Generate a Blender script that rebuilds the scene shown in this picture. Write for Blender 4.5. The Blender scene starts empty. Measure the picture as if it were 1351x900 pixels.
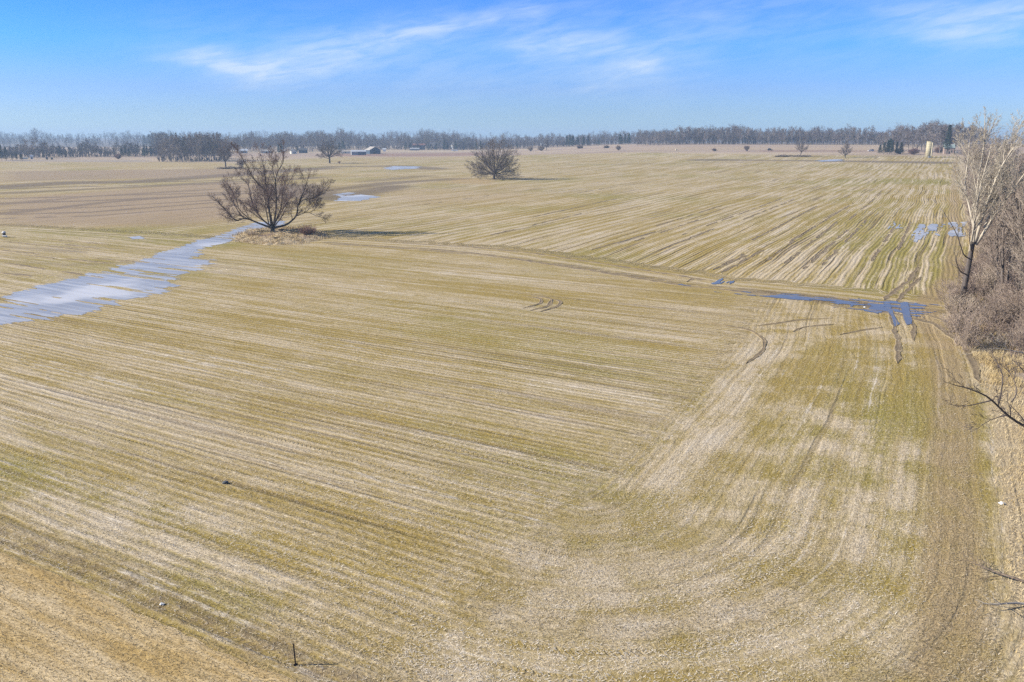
import bpy, math, random
import numpy as np
from mathutils import Vector

sc = bpy.context.scene
C = sc.collection
R = math.radians
random.seed(7)
rng = np.random.default_rng(11)

# ------------------------------------------------------------------ camera
FPX, HC = 1100.0, 22.0                       # focal length in px of a 1351 px wide frame, height above the field
PITCH = math.atan(270 / FPX)
cd = bpy.data.cameras.new('camera'); cam = bpy.data.objects.new('camera', cd); C.objects.link(cam)
cd.sensor_width = 36; cd.lens = 36 * FPX / 1351; cd.clip_end = 20000; cd.clip_start = .5
cam.location = (0, 0, HC); cam.rotation_euler = (math.pi / 2 - PITCH, 0, 0)
sc.camera = cam

# ------------------------------------------------------------------ exposure, world, sun
sc.view_settings.view_transform = 'Standard'; sc.view_settings.look = 'None'
sc.view_settings.gamma = 1; sc.view_settings.use_curve_mapping = False
sc.view_settings.exposure = 0.80
SUN_EL, SUN_AZ = R(29), R(-93)               # azimuth measured from +Y towards +X
SKY_STRENGTH = 0.104
SUN_STRENGTH = 4.8

w = bpy.data.worlds.new('World'); sc.world = w; w.use_nodes = True


class NB:
    """small helper that chains shader nodes"""
    def __init__(s, tree): s.t = tree; s.n = tree.nodes; s.l = tree.links

    def put(s, sock, v):
        if v is None: return
        if isinstance(v, bpy.types.NodeSocket): s.l.new(v, sock)
        else: sock.default_value = v

    def node(s, kind, ins=None, **kw):
        n = s.n.new(kind)
        for k, v in kw.items(): setattr(n, k, v)
        for k, v in (ins or {}).items(): s.put(n.inputs[k], v)
        return n

    def m(s, op, a, b=None, c=None, clamp=False):
        n = s.n.new('ShaderNodeMath'); n.operation = op; n.use_clamp = clamp
        s.put(n.inputs[0], a); s.put(n.inputs[1], b); s.put(n.inputs[2], c)
        return n.outputs[0]

    def mr(s, v, a, b, c=0., d=1., smooth=True):
        n = s.n.new('ShaderNodeMapRange')
        n.interpolation_type = 'SMOOTHSTEP' if smooth else 'LINEAR'
        s.put(n.inputs[0], v)
        for i, q in enumerate((a, b, c, d)): s.put(n.inputs[1 + i], q)
        return n.outputs[0]

    def mixc(s, f, a, b, blend='MIX'):
        n = s.n.new('ShaderNodeMix'); n.data_type = 'RGBA'; n.blend_type = blend; n.clamp_factor = True
        s.put(n.inputs[0], f)
        s.put(n.inputs[6], a if not isinstance(a, tuple) or len(a) == 4 else (*a, 1))
        s.put(n.inputs[7], b if not isinstance(b, tuple) or len(b) == 4 else (*b, 1))
        return n.outputs[2]

    def mixf(s, f, a, b):
        n = s.n.new('ShaderNodeMix'); n.data_type = 'FLOAT'
        s.put(n.inputs[0], f); s.put(n.inputs[2], a); s.put(n.inputs[3], b)
        return n.outputs[0]

    def xyz(s, x, y, z=0.):
        n = s.n.new('ShaderNodeCombineXYZ'); s.put(n.inputs[0], x); s.put(n.inputs[1], y); s.put(n.inputs[2], z)
        return n.outputs[0]

    def noise(s, vec, scale=1., detail=2., rough=.5, dist=0.):
        n = s.n.new('ShaderNodeTexNoise')
        s.put(n.inputs['Vector'], vec); n.inputs['Scale'].default_value = scale
        n.inputs['Detail'].default_value = detail; n.inputs['Roughness'].default_value = rough
        n.inputs['Distortion'].default_value = dist
        return n.outputs[0]


def ray(px, py):
    """direction of the photograph's pixel"""
    X = px - 675.5; Z = -(py - 450)
    return (X, FPX * math.cos(PITCH) + Z * math.sin(PITCH), -FPX * math.sin(PITCH) + Z * math.cos(PITCH))


def azel(px, py):
    x, y, z = ray(px, py); r = math.sqrt(x * x + y * y + z * z)
    return math.atan2(x, y), math.asin(z / r)


b = NB(w.node_tree); b.n.clear()
sky = b.node('ShaderNodeTexSky', sky_type='NISHITA', sun_disc=False)
sky.sun_elevation = SUN_EL; sky.sun_rotation = SUN_AZ
sky.altitude = 250; sky.air_density = 1.0; sky.dust_density = 0.35; sky.ozone_density = 3.0
tc = b.node('ShaderNodeTexCoord')
sp = b.node('ShaderNodeSeparateXYZ', {0: tc.outputs['Generated']})
sx, sy, sz = sp.outputs
az = b.m('ARCTAN2', sx, sy); el = b.m('ARCSINE', sz)
wisps = [((215, 72), (300, 74), 7, .16), ((300, 76), (400, 96), 8, .26), ((270, 70), (345, 97), 8, .34), ((330, 98), (450, 68), 15, .40), ((450, 68), (560, 36), 14, .26),
         ((520, 48), (700, 14), 7, .36), ((560, 60), (760, 10), 20, .10), ((690, 62), (800, 58), 9, .25), ((740, 62), (840, 76), 22, .20),
         ((785, 108), (850, 88), 7, .38), ((850, 90), (930, 30), 22, .12), ((960, 50), (1080, 44), 8, .10),
         ((1180, 22), (1400, 8), 10, .22), ((1150, 48), (1300, 42), 6, .24), ((1280, 38), (1500, 14), 14, .42), ((900, 10), (1400, 0), 16, .16),
         ((250, 60), (560, 110), 30, .14), ((1050, 78), (1330, 70), 8, .08), ((960, 20), (1500, 60), 70, .07), ((420, 30), (640, 70), 40, .08), ((760, 60), (850, 90), 34, .12), ((560, 96), (760, 112), 12, .06)]
warp = b.noise(b.xyz(b.m('MULTIPLY', az, 7.), b.m('MULTIPLY', el, 22.)), 1., 6., .62)
az2 = b.m('ADD', az, b.m('MULTIPLY', b.m('SUBTRACT', warp, .5), .030))
el2 = b.m('ADD', el, b.m('MULTIPLY', b.m('SUBTRACT', warp, .5), .020))
tot = None
for (p0, p1, wid, amp) in wisps:
    a0, e0 = azel(*p0); a1, e1 = azel(*p1)
    dx, dy = a1 - a0, e1 - e0; L2 = dx * dx + dy * dy
    t = b.m('ADD', b.m('MULTIPLY', b.m('SUBTRACT', az2, a0), dx / L2), b.m('MULTIPLY', b.m('SUBTRACT', el2, e0), dy / L2))
    tcl = b.m('MINIMUM', b.m('MAXIMUM', t, 0.), 1.)
    ddx = b.m('SUBTRACT', b.m('SUBTRACT', az2, a0), b.m('MULTIPLY', tcl, dx))
    ddy = b.m('SUBTRACT', b.m('SUBTRACT', el2, e0), b.m('MULTIPLY', tcl, dy))
    ddx = b.m('MULTIPLY', ddx, .45)
    q = b.m('ADD', b.m('MULTIPLY', ddx, ddx), b.m('MULTIPLY', ddy, ddy))
    g = b.m('MULTIPLY', b.m('EXPONENT', b.m('MULTIPLY', q, -1 / (1.45 * wid / FPX) ** 2)), amp * .66)
    tot = g if tot is None else b.m('ADD', tot, g)
fib = b.noise(b.xyz(b.m('ADD', b.m('MULTIPLY', az, 14.), b.m('MULTIPLY', el, 20.)), b.m('SUBTRACT', b.m('MULTIPLY', el, 85.), b.m('MULTIPLY', az, 18.))), 1., 6., .6, .4)
tot = b.m('MULTIPLY', tot, b.mr(fib, .25, .75, .4, 1.35))
veil = b.noise(b.xyz(b.m('MULTIPLY', az, 2.4), b.m('MULTIPLY', el, 14.)), 1., 5., .6, .6)
tot = b.m('ADD', tot, b.m('MULTIPLY', b.mr(veil, .42, .8), .05))
tot = b.m('MINIMUM', tot, .7)
cr = b.node('ShaderNodeValToRGB', {0: b.mr(el, 0, R(40), smooth=False)}); ee = cr.color_ramp.elements; ee.remove(ee[1])
for i_, (deg, col_) in enumerate([(0, (.45, .68, 1.1)), (1.5, (.39, .57, 1.0)), (3.0, (.34, .52, 1.02)), (5.6, (.22, .54, 1.10)), (7.8, (.18, .50, 1.10)), (22, (.30, .46, .70)), (39.9, (.33, .42, .55))]):
    e_ = ee[0] if i_ == 0 else ee.new(deg / 40); e_.color = tuple(v / 1.4 for v in col_) + (1,)
tint = b.mixc(1., cr.outputs[0], (1.4, 1.4, 1.4), 'MULTIPLY')
skyc = b.mixc(1., sky.outputs[0], tint, 'MULTIPLY')
cl = b.mixc(tot, skyc, (4.3, 4.9, 5.5))
bg = b.node('ShaderNodeBackground', {0: cl, 1: SKY_STRENGTH})
out = b.node('ShaderNodeOutputWorld', {0: bg.outputs[0]})

sd = bpy.data.lights.new('sun', 'SUN'); sun = bpy.data.objects.new('sun', sd); C.objects.link(sun)
sd.energy = SUN_STRENGTH; sd.angle = R(.53); sd.color = (1.0, .94, .83)
sv = Vector((math.cos(SUN_EL) * math.sin(SUN_AZ), math.cos(SUN_EL) * math.cos(SUN_AZ), math.sin(SUN_EL)))
sun.rotation_euler = sv.to_track_quat('Z', 'Y').to_euler(); sun.location = (-60, 0, 80)
sc.cycles.max_bounces = 5; sc.cycles.diffuse_bounces = 2; sc.cycles.volume_bounces = 0
sc.cycles.transparent_max_bounces = 12
sc.cycles.use_denoising = False

# ------------------------------------------------------------------ terrain and the way from pixels to the ground
def sstep(a, b_, x):
    t = np.clip((np.asarray(x, float) - a) / (b_ - a), 0, 1); return t * t * (3 - 2 * t)


def hgt(x, y):
    x = np.asarray(x, float); y = np.asarray(y, float)
    r = np.hypot(x, y)
    k = 11.8 * sstep(430, 1120, r + 0 * x) * sstep(-120, 260, x) * (1 - .75 * sstep(1250, 2300, r))
    k = k + 2.0 * sstep(700, 1200, r) * (1 - sstep(-200, 100, x))
    far = sstep(2000, 3700, r)
    roll = 6 + 6 * np.sin(x / 900. + 1.0) + 4 * np.sin(x / 370. + y / 800.) + 10 * sstep(-600, -2400, x)
    return k + far * roll


def G(px, py):
    """where the pixel's ray meets the terrain"""
    dx, dy, dz = ray(px, py); n = math.hypot(dx, dy); dx, dy, dz = dx / n, dy / n, dz / n
    s, step = 10., 4.
    while s < 6000:
        s2 = s + max(step, s * .01)
        if HC + dz * s2 <= float(hgt(dx * s2, dy * s2)):
            a_, b_ = s, s2
            for _ in range(24):
                m_ = (a_ + b_) / 2
                if HC + dz * m_ <= float(hgt(dx * m_, dy * m_)): b_ = m_
                else: a_ = m_
            s = b_; break
        s = s2
    return dx * s, dy * s, float(hgt(dx * s, dy * s))


def D(px, dist):
    """ground point at a distance along the column's azimuth"""
    a_ = math.atan2(px - 675.5, FPX / math.cos(PITCH)); x, y = dist * math.sin(a_), dist * math.cos(a_)
    return x, y, float(hgt(x, y))


TH = R(27.3)
E2 = np.array((math.sin(TH), math.cos(TH))); NR = np.array((math.cos(TH), -math.sin(TH)))   # along and across the right field edge
TA = R(59.5)
A1 = np.array((-math.sin(TA), math.cos(TA))); NA = np.array((math.cos(TA), math.sin(TA)))   # along and across the near field edge
CE, CA, WH = 4.5, 21.6, 23.5


def edge_d(x, y):
    """distance inside the right field edge, which wanders a little"""
    s = x * E2[0] + y * E2[1]
    return CE - 3.2 * np.exp(-((s - 122) / 22.) ** 2) - (x * NR[0] + y * NR[1])


def fieldF(x, y):
    dE = edge_d(x, y); dA = x * NA[0] + y * NA[1] - CA
    a_ = np.maximum(WH - dE, 0); b_ = np.maximum(WH - dA, 0)
    both = (dE < WH) & (dA < WH)
    F = np.where(both, WH - np.hypot(a_, b_), np.where(dE < WH, dE, dA))
    V = np.where(both, np.arctan2(a_, b_) * WH, np.where(dE < WH, WH * math.pi / 2 + dA - WH, -(dE - WH)))
    return F, V, dE, dA


def hash2(i, j, s=0):
    n = (i.astype(np.int64) * 374761393 + j.astype(np.int64) * 668265263 + s * 144269503) & 0xFFFFFFFF
    n = ((n ^ (n >> 13)) * 1274126177) & 0xFFFFFFFF
    return ((n ^ (n >> 16)) & 0xFFFF) / 65535.


def vnoise(x, y, s=0):
    x = np.asarray(x, float); y = np.asarray(y, float)
    i = np.floor(x); j = np.floor(y); fx = x - i; fy = y - j
    fx = fx * fx * (3 - 2 * fx); fy = fy * fy * (3 - 2 * fy)
    a_ = hash2(i, j, s); b_ = hash2(i + 1, j, s); c_ = hash2(i, j + 1, s); d_ = hash2(i + 1, j + 1, s)
    return (a_ * (1 - fx) + b_ * fx) * (1 - fy) + (c_ * (1 - fx) + d_ * fx) * fy


def pl_dist(x, y, pts):
    """distance to a polyline and arc length along it"""
    best = np.full(np.shape(x), 1e9); arc = np.zeros(np.shape(x)); side = np.zeros(np.shape(x)); run = 0
    for (x0, y0), (x1, y1) in zip(pts[:-1], pts[1:]):
        dx, dy = x1 - x0, y1 - y0; L = math.hypot(dx, dy) + 1e-9
        t = np.clip(((x - x0) * dx + (y - y0) * dy) / L ** 2, 0, 1)
        d = np.hypot(x - x0 - t * dx, y - y0 - t * dy)
        k = d < best
        best = np.where(k, d, best); arc = np.where(k, run + t * L, arc)
        side = np.where(k, np.sign((x - x0) * dy - (y - y0) * dx), side)
        run += L
    return best, arc, side


def poly_sd(x, y, pts):
    """signed distance to a closed polygon, positive inside"""
    d, _, _ = pl_dist(x, y, list(pts) + [pts[0]])
    ins = np.zeros(np.shape(x), bool)
    n = len(pts)
    for i in range(n):
        x0, y0 = pts[i]; x1, y1 = pts[(i + 1) % n]
        if y0 == y1: continue
        c_ = ((y0 > y) != (y1 > y)) & (x < (x1 - x0) * (y - y0) / (y1 - y0) + x0)
        ins ^= c_
    return np.where(ins, d, -d)


def GP(pts): return [G(*p)[:2] for p in pts]


# ------------------------------------------------------------------ object helpers
def link(o, parent=None):
    C.objects.link(o)
    if parent is not None: o.parent = parent
    return o


def tag(o, label=None, cat=None, group=None, kind=None):
    if label: o['label'] = label
    if cat: o['category'] = cat
    if group: o['group'] = group
    if kind: o['kind'] = kind
    return o


def empty(name, loc, rz=0, scale=1):
    o = bpy.data.objects.new(name, None); o.location = loc; o.rotation_euler = (0, 0, rz); o.scale = (scale,) * 3
    o.empty_display_size = .3
    return link(o)


def npmesh(name, V, F, mat, smooth=False):
    """V (n,3); F (m,k) with one k"""
    V = np.ascontiguousarray(V, np.float32); F = np.ascontiguousarray(F, np.int32)
    me = bpy.data.meshes.new(name)
    m_, k = F.shape
    me.vertices.add(len(V)); me.vertices.foreach_set('co', V.ravel())
    me.loops.add(m_ * k); me.loops.foreach_set('vertex_index', F.ravel())
    me.polygons.add(m_); me.polygons.foreach_set('loop_start', np.arange(0, m_ * k, k, dtype=np.int32))
    try: me.polygons.foreach_set('loop_total', np.full(m_, k, np.int32))
    except Exception: pass
    me.polygons.foreach_set('use_smooth', np.full(m_, smooth, bool))
    for q in (mat if isinstance(mat, (list, tuple)) else [mat]): me.materials.append(q)
    me.update(calc_edges=True)
    return me


def fattr(me, name, arr):
    a_ = me.attributes.new(name, 'FLOAT', 'POINT'); a_.data.foreach_set('value', np.ascontiguousarray(arr, np.float32).ravel())


class MB:
    """collects boxes, prisms and tubes into one mesh"""
    def __init__(s): s.v = []; s.f = []

    def add(s, V, F):
        n = len(s.v); s.v += [tuple(map(float, q)) for q in V]; s.f += [tuple(i + n for i in q) for q in F]; return s

    def box(s, x0, x1, y0, y1, z0, z1, rz=0):
        V = [(x, y, z) for x in (x0, x1) for y in (y0, y1) for z in (z0, z1)]
        if rz:
            c_, s_ = math.cos(rz), math.sin(rz); V = [(x * c_ - y * s_, x * s_ + y * c_, z) for x, y, z in V]
        return s.add(V, [(0, 1, 3, 2), (4, 6, 7, 5), (0, 4, 5, 1), (2, 3, 7, 6), (0, 2, 6, 4), (1, 5, 7, 3)])

    def prism(s, prof, y0, y1):
        """profile in x,z pushed along y"""
        n = len(prof); V = [(x, y0, z) for x, z in prof] + [(x, y1, z) for x, z in prof]
        F = [tuple(range(n)), tuple(range(2 * n - 1, n - 1, -1))] + [(i, n + i, n + (i + 1) % n, (i + 1) % n) for i in range(n)]
        return s.add(V, F)

    def tube(s, p0, p1, r0, r1, n=8, caps=True):
        p0, p1 = Vector(p0), Vector(p1); d = (p1 - p0).normalized()
        a_ = d.orthogonal().normalized(); c_ = d.cross(a_)
        V = [p + (a_ * math.cos(2 * math.pi * i / n) + c_ * math.sin(2 * math.pi * i / n)) * r for p, r in ((p0, r0), (p1, r1)) for i in range(n)]
        F = [(i, (i + 1) % n, n + (i + 1) % n, n + i) for i in range(n)]
        if caps: F += [tuple(range(n - 1, -1, -1)), tuple(range(n, 2 * n))]
        return s.add(V, F)

    def lathe(s, prof, n=16, c=(0, 0, 0), jit=0):
        V = []; F = []
        for r, z in prof:
            for i in range(n):
                t = 2 * math.pi * i / n; k = r * (1 + jit * random.uniform(-1, 1))
                V.append((c[0] + k * math.cos(t), c[1] + k * math.sin(t), c[2] + z))
        for j in range(len(prof) - 1):
            F += [(j * n + i, j * n + (i + 1) % n, (j + 1) * n + (i + 1) % n, (j + 1) * n + i) for i in range(n)]
        F += [tuple(range(n - 1, -1, -1)), tuple((len(prof) - 1) * n + i for i in range(n))]
        return s.add(V, F)

    def build(s, name, mat, parent=None, smooth=False):
        me = bpy.data.meshes.new(name); me.from_pydata(s.v, [], s.f); me.materials.append(mat)
        if smooth: me.polygons.foreach_set('use_smooth', [True] * len(me.polygons))
        me.update()
        return link(bpy.data.objects.new(name, me), parent)


# ------------------------------------------------------------------ materials
def mat(name): 
    m_ = bpy.data.materials.new(name); m_.use_nodes = True; m_.node_tree.nodes.clear(); return m_, NB(m_.node_tree)


def finish(b_, col, rough=.85, bump=None, spec=.2, metal=0., strength=.5, dist=.02):
    p = b_.node('ShaderNodeBsdfPrincipled', {'Base Color': col, 'Roughness': rough, 'Metallic': metal, 'Specular IOR Level': spec})
    if bump is not None:
        bn = b_.node('ShaderNodeBump', {'Strength': strength, 'Distance': dist, 'Height': bump}); b_.l.new(bn.outputs[0], p.inputs['Normal'])
    b_.node('ShaderNodeOutputMaterial', {0: p.outputs[0]})
    return p


def simple(name, c0, c1=None, scale=3., rough=.8, stretch=(1, 1, 1), spec=.2, metal=0., vary=0.):
    m_, q = mat(name)
    c1 = c1 or tuple(v * .75 for v in c0)
    tcn = q.node('ShaderNodeTexCoord')
    mp = q.node('ShaderNodeMapping', {0: tcn.outputs['Object'], 'Scale': stretch})
    n1 = q.noise(mp.outputs[0], scale, 5., .6)
    col = q.mixc(q.mr(n1, .3, .7), c0, c1)
    if vary:
        oi = q.node('ShaderNodeObjectInfo')
        v = q.mr(oi.outputs['Random'], 0, 1, 1 - vary, 1 + vary, smooth=False)
        hs = q.node('ShaderNodeHueSaturation', {'Hue': q.mr(oi.outputs['Random'], 0., 1., .485, .515, smooth=False), 'Value': v, 'Color': col}); col = hs.outputs[0]
    finish(q, col, rough, n1, spec, metal, .3, .03)
    return m_


M = {}
M['bark'] = simple('bark_dark', (.105, .085, .07), (.05, .04, .035), 2., .95, (3, 3, .6))
M['bark_oak'] = simple('bark_oak', (.15, .125, .11), (.075, .062, .055), 2., .95, (3, 3, .6))
M['twig_red'] = simple('twig_red', (.185, .125, .108), (.12, .083, .075), .3, .9)
M['twig_oak'] = simple('twig_oak', (.17, .135, .115), (.11, .088, .076), .3, .9)
M['bark_pale'] = simple('bark_pale', (.50, .45, .38), (.33, .29, .24), 1.2, .9, (2, 2, .7))
M['twig_pale'] = simple('twig_pale', (.50, .44, .35), (.36, .31, .24), .4, .9)
M['bark_hedge'] = simple('bark_hedge', (.22, .18, .15), (.12, .10, .085), 2., .95, (3, 3, .6), vary=.25)
M['twig_hedge'] = simple('twig_hedge', (.37, .295, .24), (.25, .195, .155), .4, .9, vary=.25)
M['twig_far'] = simple('twig_far', (.245, .20, .18), (.16, .13, .12), .12, .95, vary=.3)
M['bark_far'] = simple('bark_far', (.26, .22, .19), (.14, .12, .11), .5, .95, vary=.3)
M['shrub'] = simple('shrub_twig', (.38, .30, .24), (.25, .19, .15), .8, .95, vary=.25)
M['shrub_red'] = simple('shrub_red', (.30, .17, .14), (.19, .12, .10), .8, .95, vary=.2)
M['needles'] = simple('needles', (.040, .058, .036), (.022, .034, .022), .8, .9, vary=.3)
M['log'] = simple('dead_wood', (.26, .2, .15), (.12, .09, .07), 2., .95, (4, 4, 1))
M['white'] = simple('white_paint', (.78, .78, .76), (.68, .68, .66), 1., .6)
M['cream'] = simple('cream_paint', (.72, .68, .56), (.62, .58, .47), 1., .6)
M['slate'] = simple('slate_wall', (.055, .085, .12), (.04, .06, .09), 1., .7)
M['grey'] = simple('grey_wall', (.33, .34, .35), (.25, .26, .27), 1., .7)
M['tanroof'] = simple('tan_metal_roof', (.46, .41, .35), (.37, .33, .28), 2., .5)
M['whiteroof'] = simple('white_metal_roof', (.62, .63, .64), (.5, .51, .52), 2., .4)
M['darkroof'] = simple('dark_shingle_roof', (.12, .115, .115), (.08, .078, .08), 3., .85)
M['redroof'] = simple('rust_roof', (.36, .17, .12), (.26, .13, .1), 2., .7)
M['greenroof'] = simple('green_grey_roof', (.30, .36, .35), (.24, .29, .29), 2., .6)
M['brick'] = simple('red_brick', (.32, .13, .09), (.22, .09, .07), 6., .85)
M['farmwall'] = simple('farm_wall', (.36, .27, .22), (.28, .2, .16), 2., .8)
M['glass'] = simple('window_glass', (.03, .04, .05), (.02, .03, .04), 1., .1, spec=.6)
M['dark'] = simple('dark_opening', (.025, .028, .032), None, 1., .8)
M['rubber'] = simple('tyre_rubber', (.02, .02, .02), None, 2., .8)
M['car_black'] = simple('car_black', (.02, .022, .03), None, 1., .25, spec=.6)
M['car_white'] = simple('car_white', (.75, .75, .75), None, 1., .3, spec=.5)
M['rust'] = simple('rusted_steel', (.035, .03, .028), (.07, .05, .04), 9., .8)
M['bale'] = simple('bale_straw', (.62, .55, .38), (.5, .42, .28), 3., .9)
M['bale_dark'] = simple('bale_weathered', (.05, .045, .04), (.03, .028, .026), 3., .9)
M['stone'] = simple('field_stone', (.13, .14, .15), (.06, .065, .07), 6., .8)


def silo_mat():
    m_, q = mat('silo_staves'); t_ = q.node('ShaderNodeTexCoord'); s_ = q.node('ShaderNodeSeparateXYZ', {0: t_.outputs['Object']})
    ring = q.m('FRACT', q.m('MULTIPLY', s_.outputs[2], 1.3))
    n1 = q.noise(q.xyz(q.m('MULTIPLY', s_.outputs[0], 1.), q.m('MULTIPLY', s_.outputs[1], 1.), q.m('MULTIPLY', s_.outputs[2], .2)), 1.4, 5., .6)
    c_ = q.mixc(q.mr(n1, .3, .7), (.52, .46, .30), (.38, .325, .205))
    c_ = q.mixc(q.m('MULTIPLY', q.mr(ring, .82, .9), .45), c_, (.24, .2, .14))
    finish(q, c_, .8, n1); return m_


M['silo'] = silo_mat()


# ---- field ground
def ground_mat():
    m_, q = mat('field_ground')
    geo = q.node('ShaderNodeNewGeometry'); s_ = q.node('ShaderNodeSeparateXYZ', {0: geo.outputs['Position']}); x, y, z = s_.outputs
    A = lambda n: q.node('ShaderNodeAttribute', attribute_name=n).outputs['Fac']
    zb, Fh, Vh, dE, dA, mud, pale, green, far = [A(n) for n in ('zb', 'Fh', 'Vh', 'dE', 'dA', 'mud', 'pale', 'green', 'far')]
    P = geo.outputs['Position']
    dot = lambda a_, b_: q.m('ADD', q.m('MULTIPLY', x, a_), q.m('MULTIPLY', y, b_))
    big = q.noise(P, .018, 3., .5); mid = q.noise(P, .12, 4., .6); jag = q.noise(P, .9, 3., .6)
    wob = q.m('MULTIPLY', q.m('SUBTRACT', mid, .5), .26)
    headc = q.m('MULTIPLY', q.mr(dE, WH + 3., WH - 5.), q.m('LESS_THAN', zb, 0.))
    # rows: near field, its headland round the edge, upper field
    u1 = q.m('ADD', dot(*NA), wob); v1 = dot(*A1)
    bend = q.noise(P, .011, 2., .5)
    u2 = q.m('ADD', q.m('ADD', dot(-NR[0], -NR[1]), q.m('MULTIPLY', q.m('SUBTRACT', bend, .5), 6.)), wob); v2 = dot(*E2)
    Fw = q.m('ADD', Fh, q.m('MULTIPLY', q.m('SUBTRACT', q.noise(P, .05, 2., .5), .5), 1.6))
    head = q.m('GREATER_THAN', q.m('SUBTRACT', q.m('ADD', WH - 1., q.m('MULTIPLY', q.m('SUBTRACT', q.noise(P, 1.6, 5., .85), .5), 17.)), dE), q.m('MULTIPLY', q.m('SUBTRACT', q.noise(q.xyz(q.m('MULTIPLY', u1, .7), q.m('MULTIPLY', v1, .05)), 1., 3., .7), .5), 9.))
    up = q.m('GREATER_THAN', q.m('ADD', zb, q.m('MULTIPLY', q.m('SUBTRACT', mid, .5), 3.)), 0.)
    # the end strip of the upper field follows its lower boundary
    zbw = q.m('ADD', zb, q.m('MULTIPLY', wob, 1.2))
    strip = q.mr(q.m('ADD', zb, q.m('MULTIPLY', q.m('SUBTRACT', q.noise(q.xyz(q.m('MULTIPLY', u2, .3), 0.), 1., 2.), .5), 9.)), 7., 11.)
    U2 = q.mixf(strip, zbw, u2); V2 = q.mixf(strip, v1, v2)
    U = q.mixf(up, q.mixf(head, u1, q.m('ADD', Fw, 0.)), q.m('ADD', U2, 400.))
    V = q.mixf(up, q.mixf(head, v1, Vh), V2)
    uv = lambda a_, b_, o=0.: q.xyz(q.m('MULTIPLY', U, a_), q.m('MULTIPLY', V, b_), o)
    sA = q.noise(uv(.13, .010), 1., 4., .6)
    sB = q.noise(uv(.62, .022, 3.), 1., 3., .6)
    sC = q.noise(uv(1.35, .11, 7.), 1., 3., .65)
    sD = q.noise(uv(3.2, .8, 9.), 1., 3., .7)
    ln = q.noise(uv(.95, .014, 13.), 1., 2., .5)
    patch = q.noise(uv(.06, .022, 17.), 1., 3., .55)
    sp1 = q.noise(uv(6.5, 4.2, 2.), 1., 3., .75)
    sp2 = q.noise(P, 22., 2., .7)
    rowf = q.m('SINE', q.m('MULTIPLY', q.m('ADD', U, q.m('MULTIPLY', mid, .4)), 2 * math.pi / .76))
    straw = (.52, .42, .275); ash = (.55, .468, .355); ochre = (.34, .248, .075); olive = (.255, .225, .05); soil = (.15, .10, .052)
    wA = q.m('ADD', q.m('ADD', q.m('MULTIPLY', sA, .30), q.m('MULTIPLY', sB, .30)), q.m('ADD', q.m('MULTIPLY', sC, .24), q.m('MULTIPLY', sD, .16)))
    wA = q.m('ADD', .5, q.m('MULTIPLY', q.m('SUBTRACT', wA, .5), q.mixf(q.m('MULTIPLY', head, q.m('SUBTRACT', 1., up)), 1.1, .44)))
    wA = q.m('ADD', wA, q.m('MULTIPLY', q.m('SUBTRACT', patch, .5), .22))
    tz = q.m('MULTIPLY', q.mr(q.m('ABSOLUTE', q.m('SUBTRACT', dE, WH - .5)), 6., 1.5), q.m('SUBTRACT', 1., up))
    wA = q.mixf(q.m('MULTIPLY', tz, .75), wA, q.m('ADD', .515, q.m('MULTIPLY', q.m('SUBTRACT', q.noise(P, .9, 4., .65), .5), .3)))
    wA = q.m('ADD', wA, q.m('MULTIPLY', pale, q.mr(q.noise(P, .45, 3., .6), .3, .7, .05, .13)))
    blot = q.noise(P, .22, 4., .62)
    wA = q.m('ADD', wA, q.m('MULTIPLY', q.m('SUBTRACT', blot, .5), q.mixf(q.m('MULTIPLY', head, q.m('SUBTRACT', 1., up)), .10, .44)))
    pas = q.m('SINE', q.m('ADD', q.m('MULTIPLY', U, 2 * math.pi / 3.05), q.m('MULTIPLY', sA, 7.)))
    wA = q.m('ADD', wA, q.m('MULTIPLY', pas, q.mixf(up, .012, .042)))
    wA = q.m('ADD', wA, q.m('MULTIPLY', rowf, q.mixf(headc, .024, .011)))
    c = q.mixc(q.mr(wA, .42, .59), ochre, straw)
    c = q.mixc(q.mr(wA, .54, .74), c, ash)
    gmask = q.m('MULTIPLY', q.mr(q.m('ADD', q.m('ADD', big, q.m('MULTIPLY', sB, .35)), q.m('MULTIPLY', green, .25)), .60, .92), q.mr(wA, .60, .46))
    c = q.mixc(q.m('MULTIPLY', gmask, .72), c, olive)
    res = q.mr(q.m('ADD', q.noise(uv(1.5, .02, 31.), 1., 3., .6), q.m('MULTIPLY', q.m('SUBTRACT', blot, .5), .3)), .60, .70)
    c = q.mixc(q.m('MULTIPLY', res, q.mr(sD, .35, .62, .1, .75)), c, (.66, .59, .50))
    # narrow dark furrows
    lnm = q.mr(q.m('ADD', ln, q.m('MULTIPLY', q.m('SUBTRACT', patch, .5), .28)), .565, .70)
    lstr = q.mixf(up, q.mixf(head, .52, .26), .80)
    c = q.mixc(q.m('MULTIPLY', lnm, q.m('MULTIPLY', lstr, q.mr(sD, .3, .65, .4, 1.))), c, soil)
    dk = q.m('MULTIPLY', q.mr(q.noise(uv(4.6, 1.5, 41.), 1., 3., .75), .53, .66), q.mr(wA, .70, .40, .25, .95))
    c = q.mixc(q.m('MULTIPLY', dk, .62), c, (.16, .115, .045))
    lt = q.mr(q.noise(uv(5.2, 1.9, 43.), 1., 3., .75), .55, .68)
    c = q.mixc(q.m('MULTIPLY', lt, q.mr(wA, .36, .60, .25, .8)), c, (.68, .595, .455))
    # tyre lugs pressed in along the rows of the near field
    ph = q.m('FRACT', q.m('DIVIDE', q.m('ADD', U, q.m('MULTIPLY', big, 5.)), 5.3))
    band = q.m('ADD', q.mr(q.m('ABSOLUTE', q.m('SUBTRACT', ph, .30)), .055, .025), q.mr(q.m('ABSOLUTE', q.m('SUBTRACT', ph, .66)), .055, .025))
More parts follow.
